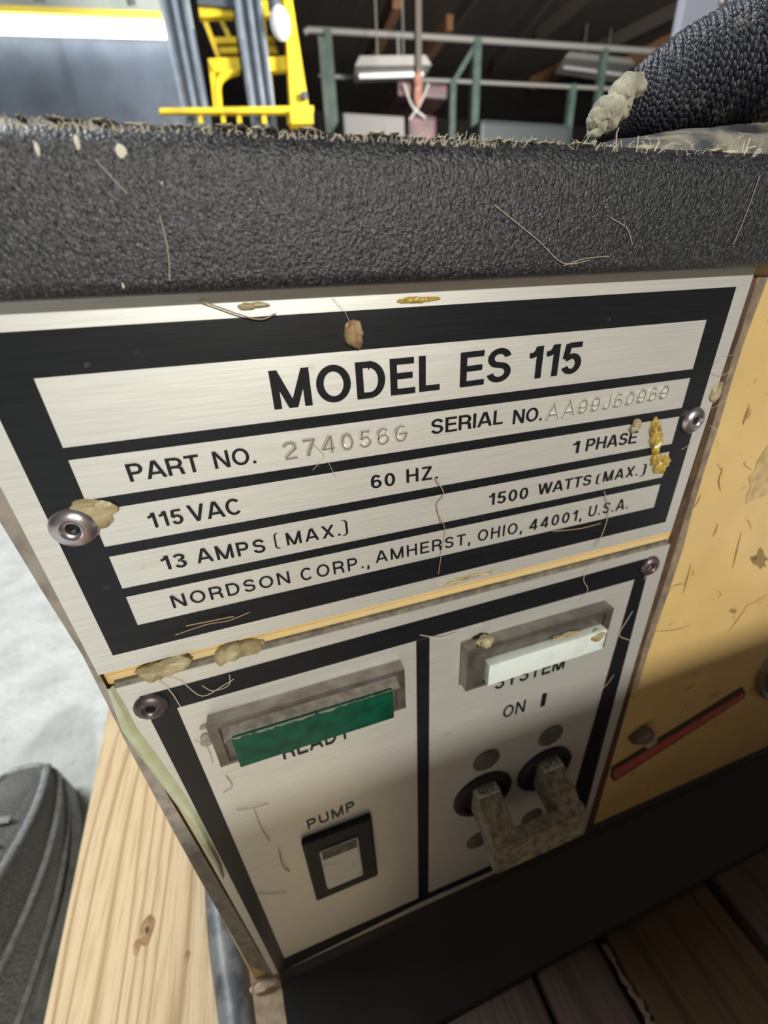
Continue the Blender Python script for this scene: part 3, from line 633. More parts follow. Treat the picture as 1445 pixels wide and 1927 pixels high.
def wordpx(word, bl, br, top, t, parent, m, gap=.14, dx0=0, dx1=0, hs=1.0, **k):
    (xa_, za), (xb_, zb), (xt, zt) = P2(*bl), P2(*br), P2(*top)
    zbase = za + (zb - za) * (xt - xa_) / (xb_ - xa_)
    return lettering(word, xa_ + dx0, xb_ + dx1, za, zb, (zt - zbase) * hs, t, parent, m, gap=gap, **k)

# ---------------------------------------------------------------- name plate
def plate(name, corners, th, lab, inset=.0):
    bm = bmesh.new(); n = len(corners)
    A = [bm.verts.new(Vector((x, 0, z)) * S) for x, z in corners]; B = [bm.verts.new(Vector((x, th, z)) * S) for x, z in corners]
    bm.faces.new(A); bm.faces.new(B[::-1])
    for i in range(n): bm.faces.new((A[i], B[i], B[(i + 1) % n], A[(i + 1) % n]))
    return part(name, bm, M['alu'], label=lab)
NPC = [(-.079, .098), (1.080, .098), (1.0745, -.4395), (-.0785, -.4405)]
npl = plate('name_plate', NPC, .012, 'brushed metal name plate printed with black frame and white bars')
def inkmesh(outer, holes, parent, d=.0006, name='printed_frame'):
    """black print: outer rect (x0,x1,z0,z1) minus horizontal holes rects stacked"""
    bm = bmesh.new(); xs = sorted({outer[0], outer[1], *[h[0] for h in holes], *[h[1] for h in holes]}); zs = sorted({outer[2], outer[3], *[h[2] for h in holes], *[h[3] for h in holes]})
    vm = {}
    def V(x, z):
        if (x, z) not in vm: vm[(x, z)] = bm.verts.new(Vector((x, -d, z)) * S)
        return vm[(x, z)]
    for i in range(len(xs) - 1):
        for j in range(len(zs) - 1):
            cx, cz = (xs[i] + xs[i + 1]) / 2, (zs[j] + zs[j + 1]) / 2
            if any(h[0] < cx < h[1] and h[2] < cz < h[3] for h in holes): continue
            bm.faces.new((V(xs[i], zs[j]), V(xs[i + 1], zs[j]), V(xs[i + 1], zs[j + 1]), V(xs[i], zs[j + 1])))
    me = bpy.data.meshes.new(name); bm.to_mesh(me); bm.free(); return link(name, me, M['ink'], parent)
rows = [(-.0815, 0), (-.1519, -.0972), (-.2229, -.1683), (-.2943, -.2390), (-.3636, -.3093)]
inkmesh((-.048, 1.0464, -.409, .0482), [(0, 1, a, b) for a, b in rows], npl)
T1 = .165; K = M['ink']
wordpx('MODEL', (516.6, 770.6), (826.6, 733), (504.4, 698), .17, npl, K, .13)
wordpx('ES', (864.7, 729), (958.5, 716), (866.5, 663.5), .165, npl, K, .10)
wordpx('115', (992, 714.2), (1089.5, 701), (1018.5, 651), .165, npl, K, .11)
ts = .15
wordpx('PART', (246, 906.5), (367.5, 888), (234.5, 873.7), ts, npl, K, .10, dx1=.0085)
wordpx('NO.', (405.4, 882), (483, 871), (398, 850), ts, npl, K, .13)
wordpx('SERIAL', (811, 817.5), (945, 797), (853, 783.5), ts, npl, K, .12)
wordpx('NO.', (964, 798.2), (1018.5, 790.6), (967, 771.5), ts, npl, K, .13)
wordpx('115', (280, 994.5), (348, 983.5), (283, 965), ts, npl, K, .16, dx0=.003)
wordpx('VAC', (371, 980), (457.7, 966), (363, 949), ts, npl, K, .10, dx0=-.008)
wordpx('60', (698.5, 919.5), (743.5, 913), (700, 894), ts, npl, K, .16)
wordpx('HZ.', (764.7, 908.5), (823.4, 900), (763, 883), ts, npl, K, .20)
wordpx('1', (1075.5, 853.5), (1087.5, 852.2), (1086.5, 829.5), .15, npl, K)
wordpx('PHASE', (1100.7, 849.3), (1195, 833.2), (1104, 826), ts, npl, K, .14)
wordpx('13', (306, 1073), (354, 1065), (308, 1046), ts, npl, K, .18, dx0=.002)
wordpx('AMPS', (373.6, 1059.5), (501, 1038), (402, 1028), ts, npl, K, .20)
wordpx('(', (519, 1032), (527, 1030.5), (518, 1003), .05, npl, K)
wordpx('MAX.', (540.5, 1026), (641, 1007), (536, 1003), ts, npl, K, .24)
wordpx(')', (645.5, 1007), (655, 1005.5), (648, 978), .05, npl, K)
wordpx('1500', (919, 951), (992, 937.5), (922, 928.5), .145, npl, K, .17)
wordpx('WATTS', (1011, 931.5), (1110, 912), (1010, 911.5), ts, npl, K, .12)
wordpx('(', (1120, 911.5), (1127.5, 910), (1125, 892), .05, npl, K)
wordpx('MAX.', (1133, 906.8), (1198, 894.5), (1137, 887), ts, npl, K, .26)
wordpx(')', (1203.5, 896), (1211.5, 894.5), (1209, 873), .05, npl, K)
tz = .135
wordpx('NORDSON', (327, 1144), (546.7, 1096), (321.7, 1120.8), tz, npl, K, .24)
wordpx('CORP.,', (572, 1092.5), (695, 1066), (575, 1068), tz, npl, K, .24, dx0=-.004)
wordpx('AMHERST,', (707.6, 1059), (884, 1022.5), (717, 1035.5), tz, npl, K, .24)
wordpx('OHIO,', (901, 1018.5), (981, 1001.5), (903, 997), tz, npl, K, .26, dx0=-.003)
wordpx('44001,', (995, 999), (1093, 977.5), (999, 978), tz, npl, K, .26)
wordpx('U.S.A.', (1108, 972.5), (1179.5, 956.5), (1106, 953), tz, npl, K, .26, dx0=-.003)
# stamped characters: displaced metal with dirt in the groove
def stamped(word, bl, br, top, gap=.34, t=.10):
    (xa_, za), (xb_, zb), (xt, zt) = P2(*bl), P2(*br), P2(*top)
    hgt = zt - (za + (zb - za) * (xt - xa_) / (xb_ - xa_)); L_, wt = layout(word, t, gap); sx = (xb_ - xa_) / wt
    for grow, dd, mm, nm, prof in ((.085, .0, M['alu'], 'stamped_ridge', 1), (.0, .0026, M['groove'], 'stamped_characters', 0)):
        bm = bmesh.new()
        for c, ox, st_ in L_:
            for poly in st_:
                if prof:
                    a = ribbon(poly, t / 2 + grow); b = ribbon(poly, t / 2 - .01)
                    for (l, r, r2, l2), (bl_, br_, br2, bl2) in zip(a, b):
                        for P_, Q_, Q2, P2_ in ((l, bl_, bl2, l2), (br_, r, r2, br2)):
                            hs_ = (0, .0030, .0030, 0) if P_ is l else (.0030, 0, 0, .0030)
                            vs2 = []
                            for p, h_ in zip((P_, Q_, Q2, P2_), hs_):
                                X = xa_ + (p[0] + ox) * sx; vs2.append(bm.verts.new(Vector((X, -h_ - .0002, za + (zb - za) * (X - xa_) / (xb_ - xa_) + p[1] * hgt)) * S))
                            bm.faces.new(vs2)
                else:
                    for q in ribbon(poly, t / 2):
                        vs2 = []
                        for p in q:
                            X = xa_ + (p[0] + ox) * sx; vs2.append(bm.verts.new(Vector((X, -dd, za + (zb - za) * (X - xa_) / (xb_ - xa_) + p[1] * hgt)) * S))
                        bm.faces.new(vs2)
        bmesh.ops.remove_doubles(bm, verts=bm.verts, dist=1e-7)
        me = bpy.data.meshes.new(nm); bm.to_mesh(me); bm.free(); link(nm, me, mm, npl)
stamped('274056G', (537, 864), (764.5, 828), (533, 833), t=.09)
stamped('AA99J60969', (1026, 789.5), (1251, 749), (1035, 762), .30, t=.085)

# rivets
def rivet(x, z, r, parent, d=0.0, tiltx=0.0, dark=False):
    bm = bmesh.new(); M_ = front(x, z, d) @ Matrix.Rotation(tiltx, 4, 'Y')
    p = [(r, 0), (r * 1.0, .10), (r * .94, .22), (r * .80, .34), (r * .62, .42), (r * .50, .44), (r * .44, .36), (r * .36, .30), (r * .30, .28), (r * .27, -.2), (.0002, -.25)]
    lathe(bm, [(a * S, b * (r if b > 0 else r) * S * 1.0) for a, b in p], 32, M_, cap1=True)
    return obj('rivet', bm, M['rivet_dark'] if dark else M['rivet'], parent, True)
M['rivet'] = mat('plated_rivet', (.52, .47, .49), .28, .9, col2=(.34, .29, .29), scale=350, mix=(.45, .75))
M['rivet_dark'] = mat('tarnished_rivet', (.14, .11, .12), .4, .7, col2=(.07, .055, .05), scale=420)
rivet(-.0235, -.186, .0285, npl); rivet(1.036, -.1805, .0262, npl)
# ---------------------------------------------------------------- glue and dirt lumps on the name plate
def smear(pts, m, lab=None, parent=npl, name='glue_smear', thick=.010, seed=1, amp=.3):
    """pts: list of (u, v, rx, rz) along the smear in pixels/U radii; one joined lump"""
    bm = bmesh.new()
    for i, (u, v, a, b) in enumerate(pts):
        x, z = P2(u, v); blob(bm, Vector((x, -thick * .1, z)) * S, a * S, thick * S, b * S, seed + i, amp=amp)
    return obj(name, bm, m, parent, True, lab)
smear([(1229, 802, .009, .016), (1232, 822, .012, .020), (1233, 838, .011, .016)], M['amber'], 'amber glue drip', amp=.45)
smear([(1233, 862, .012, .014), (1240, 878, .016, .013), (1248, 868, .010, .013)], M['amber'], 'amber glue drip', seed=9, amp=.45)
smear([(1194, 800, .010, .012), (1189, 806, .008, .008)], M['glue'], seed=21)
smear([(664, 628, .013, .018), (672, 640, .007, .010)], mat('brown_lump', (.36, .25, .13), .8, 0, col2=(.20, .12, .05), scale=500, bump=.0004), 'brown lump stuck on the black border', thick=.014, name='dirt_lump', seed=31)
smear([(182, 958, .026, .012), (160, 950, .018, .008), (190, 975, .014, .014)], M['glue'], seed=41, thick=.006)
smear([(780, 565, .020, .004), (760, 566, .010, .003), (805, 563, .016, .003)], M['amber'], seed=51, thick=.003, amp=.6)
smear([(465, 577, .012, .004), (485, 574, .014, .003)], M['glue'], seed=61, thick=.004)
smear([(1345, 740, .012, .018), (1352, 728, .006, .010)], M['glue'], seed=65, thick=.006)
def hairs(lists, parent, m=None, r=.00004, d=.003, name='cobweb'):
    bm = bmesh.new()
    for pl in lists: fibre(bm, catmull([atY(u, v, -(d + rg.uniform(0, .004)) * S) for u, v in pl], 5), r * rg.uniform(.7, 1.4))
    o = obj(name, bm, m or M['dust'], parent); o['kind'] = 'stuff'; return o
hairs([[(590, 835), (610, 858), (600, 872), (588, 885)], [(617, 868), (625, 885), (632, 897)], [(1345, 690), (1362, 670), (1378, 668), (1385, 650)], [(1318, 812), (1300, 835), (1282, 846)], [(1340, 700), (1360, 706), (1380, 694)],
       [(625, 560), (645, 580), (655, 600), (668, 625)], [(1325, 770), (1345, 766), (1370, 748)], [(1335, 800), (1350, 812), (1345, 832)]], npl)
hairs([[(375, 565), (480, 600), (520, 590)], [(330, 1195), (390, 1175), (430, 1168), (470, 1152)], [(350, 1178), (400, 1168), (440, 1160)], [(1040, 1000), (1090, 995), (1130, 985)], [(820, 900), (835, 930), (822, 950), (830, 985)], [(824, 965), (838, 1000), (830, 1045), (825, 1080)], [(1137, 925), (1145, 960), (1135, 1000), (1120, 1030)]], npl, mat('brown_streak', (.33, .25, .15), .8), .00009)

# ---------------------------------------------------------------- control plate
CPC = [P2(*q) for q in ((213, 1297), (1261, 1024), (1096, 1580), (541, 1836))]
CPC[2] = (P2(1098, 1572)[0], P2(807, 1699)[1]); CPC[3] = (P2(515, 1836)[0], P2(700, 1751)[1])
print('plate bottom', CPC)
cpl = plate('control_plate', CPC, .012, 'brushed metal control plate with lamps and switches')
# black print of the control plate traced on its own corners
def quadm(bm, px, d=.0006):
    bm.faces.new([bm.verts.new(Vector((x, -d, z)) * S) for x, z in [P2(*q) for q in px]])
bm = bmesh.new()
O = [(262, 1311), (1226, 1048), (1062, 1587), (512, 1824)]
quadm(bm, [(262, 1311), (1226, 1048), (1194, 1090), (333, 1332)])                      # top
quadm(bm, [(262, 1311), (333, 1332), (535, 1803), (524, 1831)])                        # left
quadm(bm, [(1194, 1090), (1226, 1048), (1088, 1578), (1050, 1590)])                    # right
quadm(bm, [(783, 1206), (808, 1199), (806, 1680), (787, 1690)])                        # divider
quadm(bm, [(535, 1803), (787, 1690), (787, 1700), (524, 1831)])
quadm(bm, [(787, 1690), (806, 1680), (1050, 1573), (1050, 1584), (806, 1691), (787, 1700)])
me = bpy.data.meshes.new('printed_frame'); 
bmesh.ops.recalc_face_normals(bm, faces=bm.faces)
bm.to_mesh(me); bm.free(); link('printed_frame', me, M['ink'], cpl)
rivet(*P2(285, 1328), .027, cpl, dark=True); rivet(*P2(1221, 1064), .026, cpl, dark=True)
wordpx('READY', (534, 1429), (660, 1386.5), (524, 1403), .15, cpl, K, .14)
wordpx('PUMP', (580, 1560), (668, 1522), (575, 1545), .14, cpl, K, .20)
wordpx('SYSTEM', (930, 1298), (1060, 1257), (926, 1275), .15, cpl, K, .16)
wordpx('ON', (945, 1352), (986, 1338), (943, 1331), .14, cpl, K, .16)
wordpx('I', (1016, 1330), (1024.5, 1327.5), (1022, 1305), .9, cpl, K, name='on_mark')

# strip of cream between plates with glue, plate's top shade painted as a dark joint line
x0, z0 = P2(215, 1284); x1, z1 = P2(1256, 1017)
bm = bmesh.new(); prism(bm, [(-.074, -.4545), (1.075, -.4545), (1.075, -.468), (-.070, -.468)], 'y', .010, .0135, k=S); part('yellow_strip', bm, mat('yellow_gap_paint', (.62, .45, .20), .5, 0, col2=(.55, .43, .22), scale=90), label='yellow strip between the two plates')
bm = bmesh.new(); prism(bm, [(-.066, -.467), (1.078, -.467), (1.078, -.478), (-.066, -.478)], 'y', .003, .012, k=S); part('gasket_shade', bm, mat('grey_gasket_shade', (.10, .085, .07), .8, 0, col2=(.2, .17, .12), scale=400), label='shade line painted above the control plate')  # dark strip carries the shade along the top of the plate
smear([(305, 1255, .040, .012), (330, 1246, .024, .014), (292, 1262, .018, .016)], M['glue'], 'lump of dried glue on the joint', unit, 'glue_blob', .016, 71)
smear([(436, 1224, .022, .014), (462, 1218, .030, .009), (418, 1232, .012, .012)], M['glue'], 'lump of dried glue on the joint', unit, 'glue_blob', .018, 81)
smear([(850, 1095, .030, .004), (880, 1085, .034, .005), (915, 1078, .014, .004)], M['glue'], None, unit, 'glue_blob', .004, 91, .6)
hairs([[(300, 1270), (340, 1282), (380, 1310), (420, 1290), (440, 1278)], [(380, 1290), (400, 1300), (430, 1290), (432, 1270)], [(290, 1275), (320, 1300), (340, 1330)], [(1110, 1062), (1098, 1090), (1106, 1110), (1092, 1132)], [(1190, 1150), (1178, 1170), (1165, 1195), (1185, 1205)],
       [(1230, 1050), (1222, 1070), (1212, 1090)], [(365, 1395), (390, 1410), (400, 1440)], [(375, 1370), (395, 1365), (420, 1372)], [(1155, 1270), (1140, 1290), (1125, 1300)], [(790, 1195), (830, 1200), (860, 1190)]], cpl, None, .00010, .003)
hairs([[(445, 1525), (478, 1520), (505, 1512)], [(478, 1522), (490, 1555), (508, 1585)], [(425, 1460), (437, 1480), (420, 1492)], [(480, 1682), (515, 1682), (540, 1680)], [(525, 1600), (532, 1630), (545, 1640)], [(835, 1385), (850, 1380)]], cpl, mat('rust_streak', (.25, .17, .09), .8), .00011, .001, 'dirt_streak')

# READY lamp, SYSTEM lamp
def lamp(name, x0, x1, z0, z1, d, lx0, lx1, lz0, lz1, ld, lm, lab, skew=0.0):
    bm = bmesh.new()
    box(bm, x0, x1, -d, -.0002, z1 - .012, z1, k=S, bev=.0015); box(bm, x0, x1, -d, -.0002, z0, z0 + .008, k=S); box(bm, x0, x0 + .018, -d, -.0002, z0 + .008, z1 - .012, k=S, bev=.0015); box(bm, x1 - .018, x1, -d, -.0002, z0 + .008, z1 - .012, k=S, bev=.0015)
    box(bm, x0 + .01, x1 - .01, -d * .75, -.0002, z0 + .005, z1 - .01, k=S)
    o = part(name, bm, M['frame'], label=lab, parent=unit)
    l = obj('lens', nbox(lx0, lx1, -ld, -d * .5, lz0, lz1, k=S, bev=.004), lm, o, True, 'green lens' if lm == M['green'] else 'white lens'); return o
rl = lamp('ready_lamp', .047, .4175, -.705, -.592, .028, .083, .386, -.700, -.614, .046, M['green'], 'green indicator lamp in a metal frame')
sl = lamp('system_lamp', .555, .926, -.712, -.592, .030, .602, .908, -.702, -.640, .042, M['white_lens'], 'white indicator lamp in a metal frame')
bm = bmesh.new(); blob(bm, Vector((.60, -.022, -.588)) * S, .018 * S, .012 * S, .014 * S, 4); obj('glue_blob', bm, M['glue'], sl, True)
bm = bmesh.new(); blob(bm, Vector((.885, -.036, -.655)) * S, .030 * S, .010 * S, .016 * S, 6); blob(bm, Vector((.80, -.034, -.628)) * S, .04 * S, .006 * S, .006 * S, 8); obj('glue_smear', bm, M['glue'], sl, True)
bm = bmesh.new(); G_ = []
for i in range(41):
    x = .072 + i * .0082; z_ = -.614 - random.uniform(.0, .007) * (1 if i < 30 else .6); G_.append([bm.verts.new(Vector(p) * S) for p in ((x, -.026, -.603), (x, -.034, -.6105), (x, -.0472, -.6165), (x, -.0474, z_))])
for A, B in zip(G_, G_[1:]):
    for k in range(3): bm.faces.new((A[k], A[k + 1], B[k + 1], B[k]))
o = obj('grime_shade', bm, mat('grey_grime', (.20, .175, .14), .9, 0, col2=(.11, .095, .075), scale=420, bump=.0003), rl, True, 'grey dirt along the top of the green lens')
smear([(395, 1362, .016, .006), (415, 1352, .014, .004), (388, 1390, .010, .016)], mat('grey_lint_crust', (.26, .225, .18), .9), None, rl, 'grime_crust', .010, 101, .5)

# PUMP rocker switch
bm = bmesh.new(); box(bm, .146, .322, -.016, -.0002, -1.385, -1.090, k=S, bev=.006); ps = part('pump_switch', bm, M['rubber'], label='black switch bezel with a white rocker', parent=unit)
bm = bmesh.new(); prism(bm, [(-.0155, -1.140), (-.021, -1.144), (-.019, -1.185), (-.030, -1.305), (-.027, -1.318), (-.0155, -1.322)], 'x', .182, .280, k=S)
bmesh.ops.bevel(bm, geom=list(bm.edges), offset=.003 * S, segments=2, affect='EDGES'); obj('rocker', bm, M['ivory'], ps, True, 'white rocker')

bm = bmesh.new(); prism(bm, [(-.0212, -1.1455), (-.0216, -1.1460), (-.0198, -1.1840), (-.0194, -1.1840)], 'x', .187, .276, k=S); obj('grime_shade', bm, mat('rocker_dirt_shade', (.12, .10, .075), .8, 0, col2=(.3, .27, .21), scale=300, mix=(.5, .75)), ps, False, 'dirt and painted shade on the rocker top')  # dirt plus the shade of the rocker's upper part, painted as a dark strip
# twin breaker toggles with a handle tie
def breaker_collar(x, z):
    bm = bmesh.new(); lathe(bm, [(.092 * S, 0), (.092 * S, .006 * S), (.084 * S, .012 * S), (.070 * S, .012 * S), (.064 * S, .004 * S), (.0002 * S, .002 * S)], 32, front(x, z), cap1=True)
    return bm
bk = part('breaker_toggles', breaker_collar(.648, -1.207), M['rubber'], True, 'twin breaker toggles joined by a grimy handle tie, switched down', unit)
obj('collar', breaker_collar(.852, -1.203), M['rubber'], bk, True)
def arm(x0, x1, dx):
    bm = bmesh.new(); pr = [(-.002, -1.150), (-.030, -1.154), (-.080, -1.200), (-.122, -1.262), (-.130, -1.352), (-.104, -1.360), (-.060, -1.300), (-.002, -1.262)]
    prism(bm, pr, 'x', x0, x1, k=S); bmesh.ops.subdivide_edges(bm, edges=list(bm.edges), cuts=1)
    for v in bm.verts:
        f_ = -v.co.y / S / .13; v.co.x += dx * f_ * S
    bmesh.ops.bevel(bm, geom=[e for e in bm.edges if len(e.link_faces) == 2 and e.calc_face_angle() > .5], offset=.004 * S, segments=2, affect='EDGES'); return bm
obj('toggle', arm(.611, .679, .016), M['toggle'], bk, True); obj('toggle', arm(.818, .888, .020), M['toggle'], bk, True)
bm = bmesh.new(); pr = [(-.088, -1.240), (-.120, -1.246), (-.133, -1.352), (-.106, -1.362)]
prism(bm, pr, 'x', .622, .915, k=S); bmesh.ops.bevel(bm, geom=list(bm.edges), offset=.005 * S, segments=2, affect='EDGES'); obj('handle_tie', bm, M['toggle'], bk, True)
for xx in (.611, .818):
    obj('toggle_cap', nbox(xx + .002, xx + .066, -.036, -.003, -1.1555, -1.1465, bev=.002, k=S), M['toggle_top'], bk)
    # OFF raised on the cap
    bm = bmesh.new(); L_, wt = layout('OFF', .2, .2); sc_ = .05 / wt
    for c, ox, st_ in L_:
        for poly in st_:
            for q in ribbon(poly, .1): bm.faces.new([bm.verts.new(Vector((xx + .009 + (p[0] + ox) * sc_, -.031 + p[1] * .022, -1.1460)) * S) for p in q])
    me = bpy.data.meshes.new('lettering'); bm.to_mesh(me); bm.free(); link('lettering', me, M['toggle'], bk)
for x, z, lab in ((.648, -1.052, 0), (.8505, -1.050, 0), (.648, -1.46, 1), (.845, -1.46, 1)):
    bm = bmesh.new(); lathe(bm, [(.040 * S, 0), (.040 * S, .003 * S), (.034 * S, .006 * S), (.0003 * S, .0065 * S)], 24, front(x, z), cap1=True); obj('screw', bm, mat('dark_screw', (.09, .08, .068), .6, 0, col2=(.05, .045, .04), scale=300) if x < .7 and not lab else bpy.data.materials['dark_screw'], cpl, True)
# glue strings under the toggles
smear([(908, 1690, .030, .012), (935, 1680, .028, .010)], mat('olive_glue', (.16, .145, .085), .6), None, unit, 'glue_blob', .02, 111)
smear([(960, 1664, .03, .012), (985, 1655, .02, .014)], M['rubber'], None, unit, 'glue_blob', .02, 121)

# ---------------------------------------------------------------- right-hand panel: seam, scratches, slot, clamp, cable hole
def fpoly(name, px, m, d, parent=unit, lab=None, y=.012):
    bm = bmesh.new(); pts = []
    for u, v in px:
        p = atY(u, v, y * S); pts.append(p)
    A = [bm.verts.new(p + Vector((0, -d * S, 0))) for p in pts]; B = [bm.verts.new(p) for p in pts]; bm.faces.new(A)
    for i in range(len(A)): bm.faces.new((A[i], B[i], B[(i + 1) % len(A)], A[(i + 1) % len(A)]))
    return part(name, bm, m, False, lab, parent)
M['seam'] = mat('rusty_seam', (.045, .020, .010), .8, 0, col2=(.09, .045, .02), scale=260)
M['band_grey'] = mat('grey_brown_band', (.23, .17, .11), .8, 0, col2=(.13, .095, .07), scale=300)  # grey-brown band along the seam, darker than the enamel
fpoly('rusty_seam', [(1414, 519), (1424, 519), (1350, 760), (1282, 990), (1252, 1088), (1215, 1200), (1165, 1380), (1110, 1572), (1096, 1580), (1150, 1390), (1205, 1190), (1255, 1020), (1262, 1004), (1340, 760)], M['seam'], .002, lab='rust-brown seam beside the plates')
fpoly('grey_band', [(1424, 519), (1445, 519), (1430, 560), (1400, 640), (1375, 720), (1352, 800), (1326, 880), (1302, 960), (1285, 1030), (1262, 1100), (1238, 1170), (1218, 1230), (1200, 1290), (1190, 1300), (1215, 1200), (1252, 1088), (1282, 990), (1350, 760)], M['band_grey'], .0012, lab='grey band beside the seam')
M['chip'] = mat('bare_chip', (.50, .37, .18), .6, 0, col2=(.36, .25, .11), scale=300)
M['scr'] = mat('brown_scratch', (.24, .155, .06), .8)
def chip(u, v, ru, rv, seed, m='chip'):
    r2 = random.Random(seed); n = 16
    fpoly('paint_chip', [(u + math.cos(a) * ru * r2.uniform(.5, 1.1), v + math.sin(a) * rv * r2.uniform(.5, 1.1)) for a in [2 * PI * i / n for i in range(n)]], M[m], .0010)
fpoly('paint_chip', [(1436, 850), (1470, 800), (1480, 920), (1445, 930), (1422, 938), (1403, 948), (1405, 930), (1412, 915), (1408, 898), (1420, 885), (1424, 868)], M['chip'], .0012)
chip(1430, 1052, 16, 22, 2, 'scr'); chip(1418, 1050, 8, 6, 3, 'scr'); chip(1380, 1150, 8, 6, 4, 'scr')
def scratch(pts, r=.00016, m='scr'):
    bm = bmesh.new(); Q = catmull([atY(u, v, .0115 * S) for u, v in pts], 4); fibre(bm, Q, [r * (.3 + math.sin(PI * i / (len(Q) - 1))) for i in range(len(Q))]); part('scratch', bm, M[m])
for p_ in ([(1300, 1060), (1292, 1090), (1285, 1118)], [(1408, 1135), (1388, 1165), (1370, 1188)], [(1308, 1285), (1296, 1295), (1285, 1302)], [(1318, 930), (1312, 945), (1300, 962)], [(1445, 1118), (1425, 1130), (1402, 1142)],
           [(1395, 1000), (1385, 1040), (1378, 1070)], [(1262, 1105), (1275, 1100), (1290, 1098)], [(1230, 1188), (1270, 1185), (1300, 1176)], [(1340, 1010), (1346, 1000), (1350, 985)], [(1410, 760), (1400, 790), (1398, 800)], [(1360, 880), (1352, 905), (1356, 925)]): scratch(p_)
rg2 = random.Random(11)
for i in range(16):
    u = rg2.uniform(1270, 1445); v = rg2.uniform(640, 1480)
    if u < 1262 + (1004 - v) * -.0 + (1424 - 1262) * max(0, (1004 - v) / 490) + 20 or u < 1260 - (v - 1004) * .28: continue
    scratch([(u, v), (u + rg2.uniform(-8, 8), v + rg2.uniform(4, 12)), (u + rg2.uniform(-10, 10), v + rg2.uniform(10, 22))], .00009)
fpoly('slot', [(1150, 1443), (1395, 1292), (1402, 1300), (1400, 1313), (1155, 1470), (1148, 1462)], M['slot'], .0016, lab='dark diagonal slot')
fpoly('red_strip', [(1152, 1450), (1396, 1302), (1398, 1311), (1156, 1464)], M['red'], .004, lab='red strip lying in the slot')
c0 = P2(1207, 1386); cl = Vector((c0[0], 0, c0[1]))
bm = bmesh.new(); prism(bm, [(c0[0] - .050, c0[1] + .000), (c0[0] + .005, c0[1] + .045), (c0[0] + .045, c0[1] + .010), (c0[0] + .02, c0[1] - .035)], 'y', -.014, .012, k=S); bmesh.ops.bevel(bm, geom=list(bm.edges), offset=.004 * S, segments=2, affect='EDGES')
cp = part('strip_clamp', bm, mat('brown_grey_clamp', (.17, .14, .095), .7, 0, col2=(.10, .08, .05), scale=300), True, 'dull brown clamp on the red strip')
bm = bmesh.new(); blob(bm, Vector((c0[0] + .035, -.006, c0[1] - .035)) * S, .028 * S, .014 * S, .018 * S, 2); obj('glue_blob', bm, M['glue'], cp, True)
hx, hz = 1.93, -1.145
bm = bmesh.new(); lathe(bm, [(.205 * S, -.012 * S), (.205 * S, .004 * S), (.196 * S, .010 * S), (.186 * S, .006 * S), (.180 * S, -.010 * S)], 40, front(hx, hz)); ch = part('cable_port', bm, M['steel'], True, 'round port with a steel rim')
bm = bmesh.new(); lathe(bm, [(.183 * S, -.009 * S), (.150 * S, -.0100 * S), (.0005 * S, -.0105 * S)], 40, front(hx, hz), cap1=True); obj('port_cavity', bm, M['brownhole'], ch, True)

# ---------------------------------------------------------------- braided hose lying on the lid
t = thing('braided_hose', 'thick dark braided hose rising to the right from the dusty lid', 'hose', (.17, .02, LT * S))
M['braid'] = mat('braid_yarn', (.018, .020, .030), .45, 0, col2=(.045, .046, .056), scale=500, mix=(.45, .7), dust=(.30, .28, .22), dust_scale=180, dust_rng=(.60, .80))
M['braid_core'] = mat('hose_core', (.012, .013, .02), .7)
HP = [tuple(atY(u, v, y * S) / S) for u, v, y in ((1118, 244, .19), (1158, 222, .185), (1215, 194, .17), (1290, 160, .155), (1370, 128, .135), (1460, 96, .11), (1600, 46, .08), (1800, -30, .03))]
HR = [.014, .034, .054, .068, .075, .079, .082, .084]
Hc = catmull(HP, 20); nH = len(Hc)
def hr(i): q = i / (nH - 1) * (len(HR) - 1); a = min(int(q), len(HR) - 2); return HR[a] + (HR[a + 1] - HR[a]) * (q - a)
bm = bmesh.new(); tube(bm, [p * S for p in Hc], [hr(i) * .93 * S for i in range(nH)], 28); obj('core', bm, M['braid_core'], t, True)
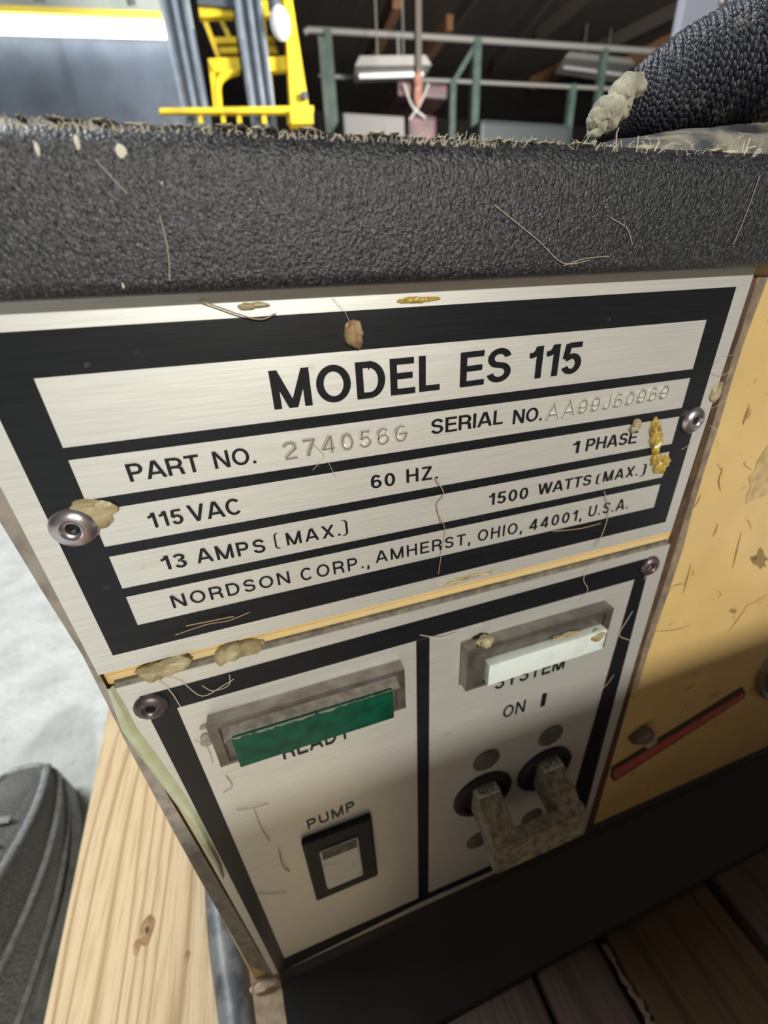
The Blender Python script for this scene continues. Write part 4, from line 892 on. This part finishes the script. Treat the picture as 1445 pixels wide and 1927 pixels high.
# frames
fr = []; ref = None
for i, p in enumerate(Hc):
    d = (Hc[min(i + 1, nH - 1)] - Hc[max(i - 1, 0)]).normalized()
    if ref is None: ref = d.cross(Vector((.1, .2, 1))).normalized()
    ref = (ref - d * ref.dot(d)).normalized(); fr.append((p, ref.copy(), d.cross(ref)))
def hpt(s, th, k):
    s = max(0, min(nH - 1.001, s)); i = int(s); f_ = s - i; a, b = fr[i], fr[i + 1]
    p = a[0].lerp(b[0], f_); u_ = a[1].lerp(b[1], f_); v_ = a[2].lerp(b[2], f_); r = (hr(i) * (1 - f_) + hr(i + 1) * f_) * k
    return (p + (u_ * math.cos(th) + v_ * math.sin(th)) * r) * S
bm = bmesh.new(); NS = 44; turns = .42
for fam in (1, -1):
    for k in range(NS):
        rows = []
        n = 230
        for i in range(n + 1):
            s = i / n * (nH - 1.01); th0 = 2 * PI * k / NS + fam * turns * 2 * PI * i / n
            ph = math.sin((i / n) * 48 * 2 * PI + (0 if fam > 0 else PI) + k * PI * .8)
            rad = 1.0 + .045 * ph; hwid = .46 * 2 * PI / NS
            rows.append([bm.verts.new(hpt(s, th0 - hwid, rad - .035)), bm.verts.new(hpt(s, th0, rad + .01)), bm.verts.new(hpt(s, th0 + hwid, rad - .035))])
        for A, B in zip(rows, rows[1:]):
            for j in (0, 1): bm.faces.new((A[j], A[j + 1], B[j + 1], B[j]))
me = bpy.data.meshes.new('braided_sleeve'); bm.to_mesh(me); bm.free()
for p in me.polygons: p.use_smooth = True
o = link('braided_sleeve', me, M['braid'], t); o['kind'] = 'stuff'
bm = bmesh.new()
for i in range(26):
    q = i / 25; u = 1112 + 92 * q + random.uniform(-6, 6); v = 236 - 88 * q + random.uniform(-4, 16); a_ = .009 + .010 * math.sin(PI * q)
    blob(bm, atY(u, v, .135 * S), a_ * S, a_ * S, a_ * 1.0 * S, i + 3, sub=3, amp=.3, fr=1.6)
gb = obj('dust_cake', bm, mat('pale_glue_cake', (.36, .34, .25), .85, 0, col2=(.22, .21, .16), scale=200, bump=.0004, bscale=500), t, True, 'pale glue and dust caked on the hose end')
# dusty dark lump, widened to stand for the hose's shade on the lid
bm = bmesh.new(); G_ = []
for i in range(40):
    x = .80 + i * .030; row = []
    for j in range(9):
        y = .01 + j * .024; h = math.sin(PI * j / 8) ** .6 * (.030 + .045 * min(1, i / 12)) * (1 + .5 * noise.noise(Vector((x * 6, y * 14, 3)))) if 0 < i < 39 else 0
        row.append(bm.verts.new(Vector((x + .02 * noise.noise(Vector((x * 9, y * 9, 1))), y + .02 * noise.noise(Vector((x * 5, 2, y))), LT + .0015 + h)) * S))
    G_.append(row)
for A, B in zip(G_, G_[1:]):
    for k in range(8): bm.faces.new((A[k], A[k + 1], B[k + 1], B[k]))
tag(obj('shade_lump', bm, mat('dusty_shade_dark', (.035, .036, .042), .9, 0, col2=(.20, .18, .13), scale=140, mix=(.45, .65), bump=.001, bscale=200), None, True), 'dusty black scrap lying on the lid under the hose', 'scrap')
